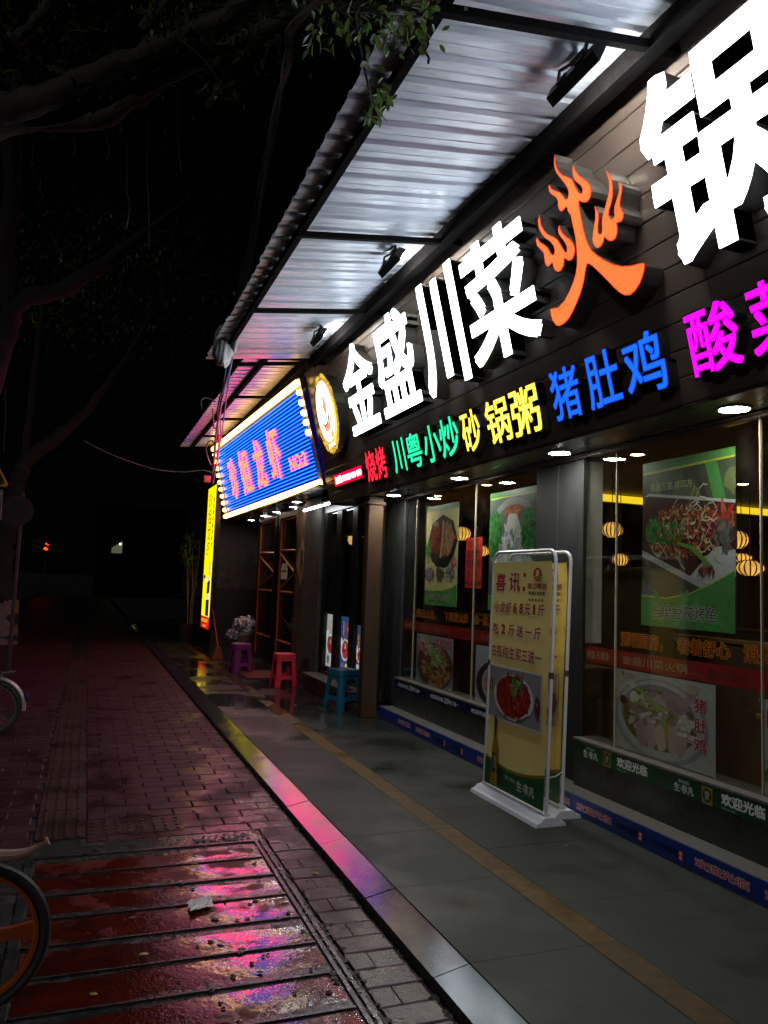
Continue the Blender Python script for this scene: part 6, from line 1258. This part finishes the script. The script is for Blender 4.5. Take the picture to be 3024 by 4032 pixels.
# ================================================================== road signs at the left edge
rs = thing('road_sign', (-1.42, 12.0, SZ), 'yellow bordered triangular warning sign above a white framed plate at the left edge', 'road sign')
MB().tube([(-1.42, 12.04, SZ), (-1.42, 12.04, 3.3)], .03, 10).build('pole', mat('galvanised', (.03, .03, .03), .7, 0), rs, True)
def rtri(s, y_): 
    P = []; c = Vector((-1.42, y_, 2.86)); 
    for k_ in range(3):
        a = math.radians(90+120*k_); v = c+Vector((s*math.cos(a), 0, s*math.sin(a)))
        for q in (-1, 0, 1): b2 = a+q*.9; P.append(v+Vector((.035*math.cos(b2)-.035*math.cos(a), 0, .035*math.sin(b2)-.035*math.sin(a))))
    return P
MB().prism(rtri(.34, 12.0), (0, .01, 0)).build('triangle_plate', mat('sign_amber', (.50, .27, .02), .4), rs); MB().prism(rtri(.29, 11.996), (0, .003, 0)).build('triangle_face', mat('sign_black', (.015, .014, .012), .4), rs)
MB().bbox(-1.64, -1.175, 12.0, 12.012, 2.20, 2.625, .004).build('plate', mat('sign_white', (.2, .21, .23), .5), rs); MB().bbox(-1.63, -1.185, 11.994, 11.999, 2.21, 2.615, .002).build('plate_line', mat('sign_black', (.015, .014, .012), .4), rs); MB().bbox(-1.62, -1.195, 11.990, 11.9935, 2.22, 2.605, .002).build('plate_face', mat('sign_grey', (.15, .17, .19), .5), rs)
rs = thing('road_sign', (-1.05, 13.6, SZ), 'round blue no parking sign with a red ring, half hidden behind the far trunk', 'road sign')
MB().tube([(-1.05, 13.64, SZ), (-1.05, 13.64, 2.75)], .03, 10).build('pole', mat('galvanised', (.03, .03, .03), .7, 0), rs, True)
MB().lathe([(.001, 0), (.24, 0), (.24, .01), (.001, .01)], (-1.10, 13.60, 2.46), 28, ax='y').build('ring', mat('sign_red', (.02, .003, .002), .7), rs); MB().lathe([(.001, -.004), (.17, -.004), (.17, -.001), (.001, -.001)], (-1.10, 13.60, 2.46), 28, ax='y').build('disc', mat('sign_blue', (.001, .002, .012), .7), rs)
MB().hexa([(-1.25,13.592,2.60),(-1.22,13.592,2.63),(-1.22,13.595,2.63),(-1.25,13.595,2.60),(-.98,13.592,2.29),(-.95,13.592,2.32),(-.95,13.595,2.32),(-.98,13.595,2.29)]).build('slash', mat('sign_red', (.02, .003, .002), .7), rs)

# ================================================================== far lights
sg = thing('signal_lamp', (-2.8, 60, -.2), 'cluster of red lamps glowing far down the dark street', 'signal lamp'); MB().tube([(-2.8, 60.1, -.2), (-2.8, 60.1, 3.6)], .06, 8).build('pole', dkf, sg); MB().bbox(-3.05, -2.55, 60, 60.2, 2.95, 3.75, .03).build('housing', dkf, sg)
for x, z, s in ((-2.84, 3.50, .055), (-2.72, 3.42, .045), (-2.88, 3.16, .10), (-2.78, 3.12, .08)): MB().lathe([(.001, -.03), (s*.7, -.02), (s, 0)], (x, 59.98, z), 12, ax='y').build('lamp', glow('red_lamp', (1, .03, .01), 4.), sg, True)
fh = thing('far_house', (3.5, 62, -.2), 'dark far building with one small lit window', 'building'); fw_ = mat('far_render', (.002, .002, .002), .95, spec=.1); MB().box(.5, 7, 62, 68, -.2, 6.5).build('wall', fw_, fh); MB().box(.3, 7.2, 61.8, 68.2, 6.5, 6.8).build('roof', fw_, fh)
f_ = MB().box(1.55, 2.45, 61.9, 61.998, 3.05, 4.15).build('window_frame', dkf, fh); MB().hexa([(1.62,61.89,3.12),(2.38,61.89,3.12),(2.38,61.9,3.12),(1.62,61.9,3.12),(1.62,61.89,3.5),(2.38,61.89,4.05),(2.38,61.9,4.05),(1.62,61.9,3.5)]).build('window', glow('far_window', (.42, .48, .28), .16), fh); MB().lathe([(.001, -.08), (.07, -.05), (.08, 0)], (2.22, 61.86, 3.82), 10, ax='y').build('lamp', glow('far_lamp', (1, .85, .5), 3.), fh)
# small rubbish and fallen leaves
rub = random.Random(77)
wr = MB(); n_ = 7; vs = []
for i in range(n_):
    for j in range(n_): vs.append((.62+(i/(n_-1)-.5)*.115+.004*rub.gauss(0, 1), 3.92+(j/(n_-1)-.5)*.13+.30*(i/(n_-1)-.5)*.15, SZ+.012+abs(rub.gauss(0, .007))))
wr.add(vs, [(i*n_+j, i*n_+j+1, (i+1)*n_+j+1, (i+1)*n_+j) for i in range(n_-1) for j in range(n_-1)]); o = wr.build('plastic_wrapper', mat('wrapper_film', (.62, .58, .60), .4, var=.15)); tag(o, 'crumpled clear plastic wrapper lying on the red planks', 'wrapper')
fm_ = [mat('fallen_leaf_brown', (.10, .06, .03), .45, objrand=.4), mat('fallen_leaf_yellow', (.34, .30, .05), .45, objrand=.3)]
lfs = []
for m_ in fm_:
    q = MB(); q.v = list(lf_.v); q.f = list(lf_.f); q.m = list(lf_.m); o = q.build('fallen_leaf', m_, loc=(0, 0, 0)); lfs.append(o)
used = [False, False]
for i in range(70):
    y_ = rub.uniform(2.3, 9.5); k_ = 1 if i % 6 == 0 else 0
    x = rub.choice([rub.gauss(1.2, .06), rub.uniform(-.1, 1.3), rub.uniform(.7, 1.3), rub.uniform(.3, 1.05)]); zz = SZ+.004
    if i > 61: x, zz = rub.uniform(1.65, 3.0), .003
    o = lfs[k_] if not used[k_] else lfs[k_].copy()
    if used[k_]: COL.objects.link(o)
    used[k_] = True; s = rub.uniform(.025, .055); o.location = (x, y_, zz); o.scale = (s, s, s*.6); o.rotation_euler = (rub.uniform(-.1, .2), rub.uniform(-.2, .2), rub.uniform(0, 6.28))
    if k_: tag(o, 'small fallen yellow leaf on the wet pavement', 'leaf', 'yellow fallen leaves')
    else: tag(o, 'small fallen brown leaf on the wet pavement', 'leaf', 'brown fallen leaves')
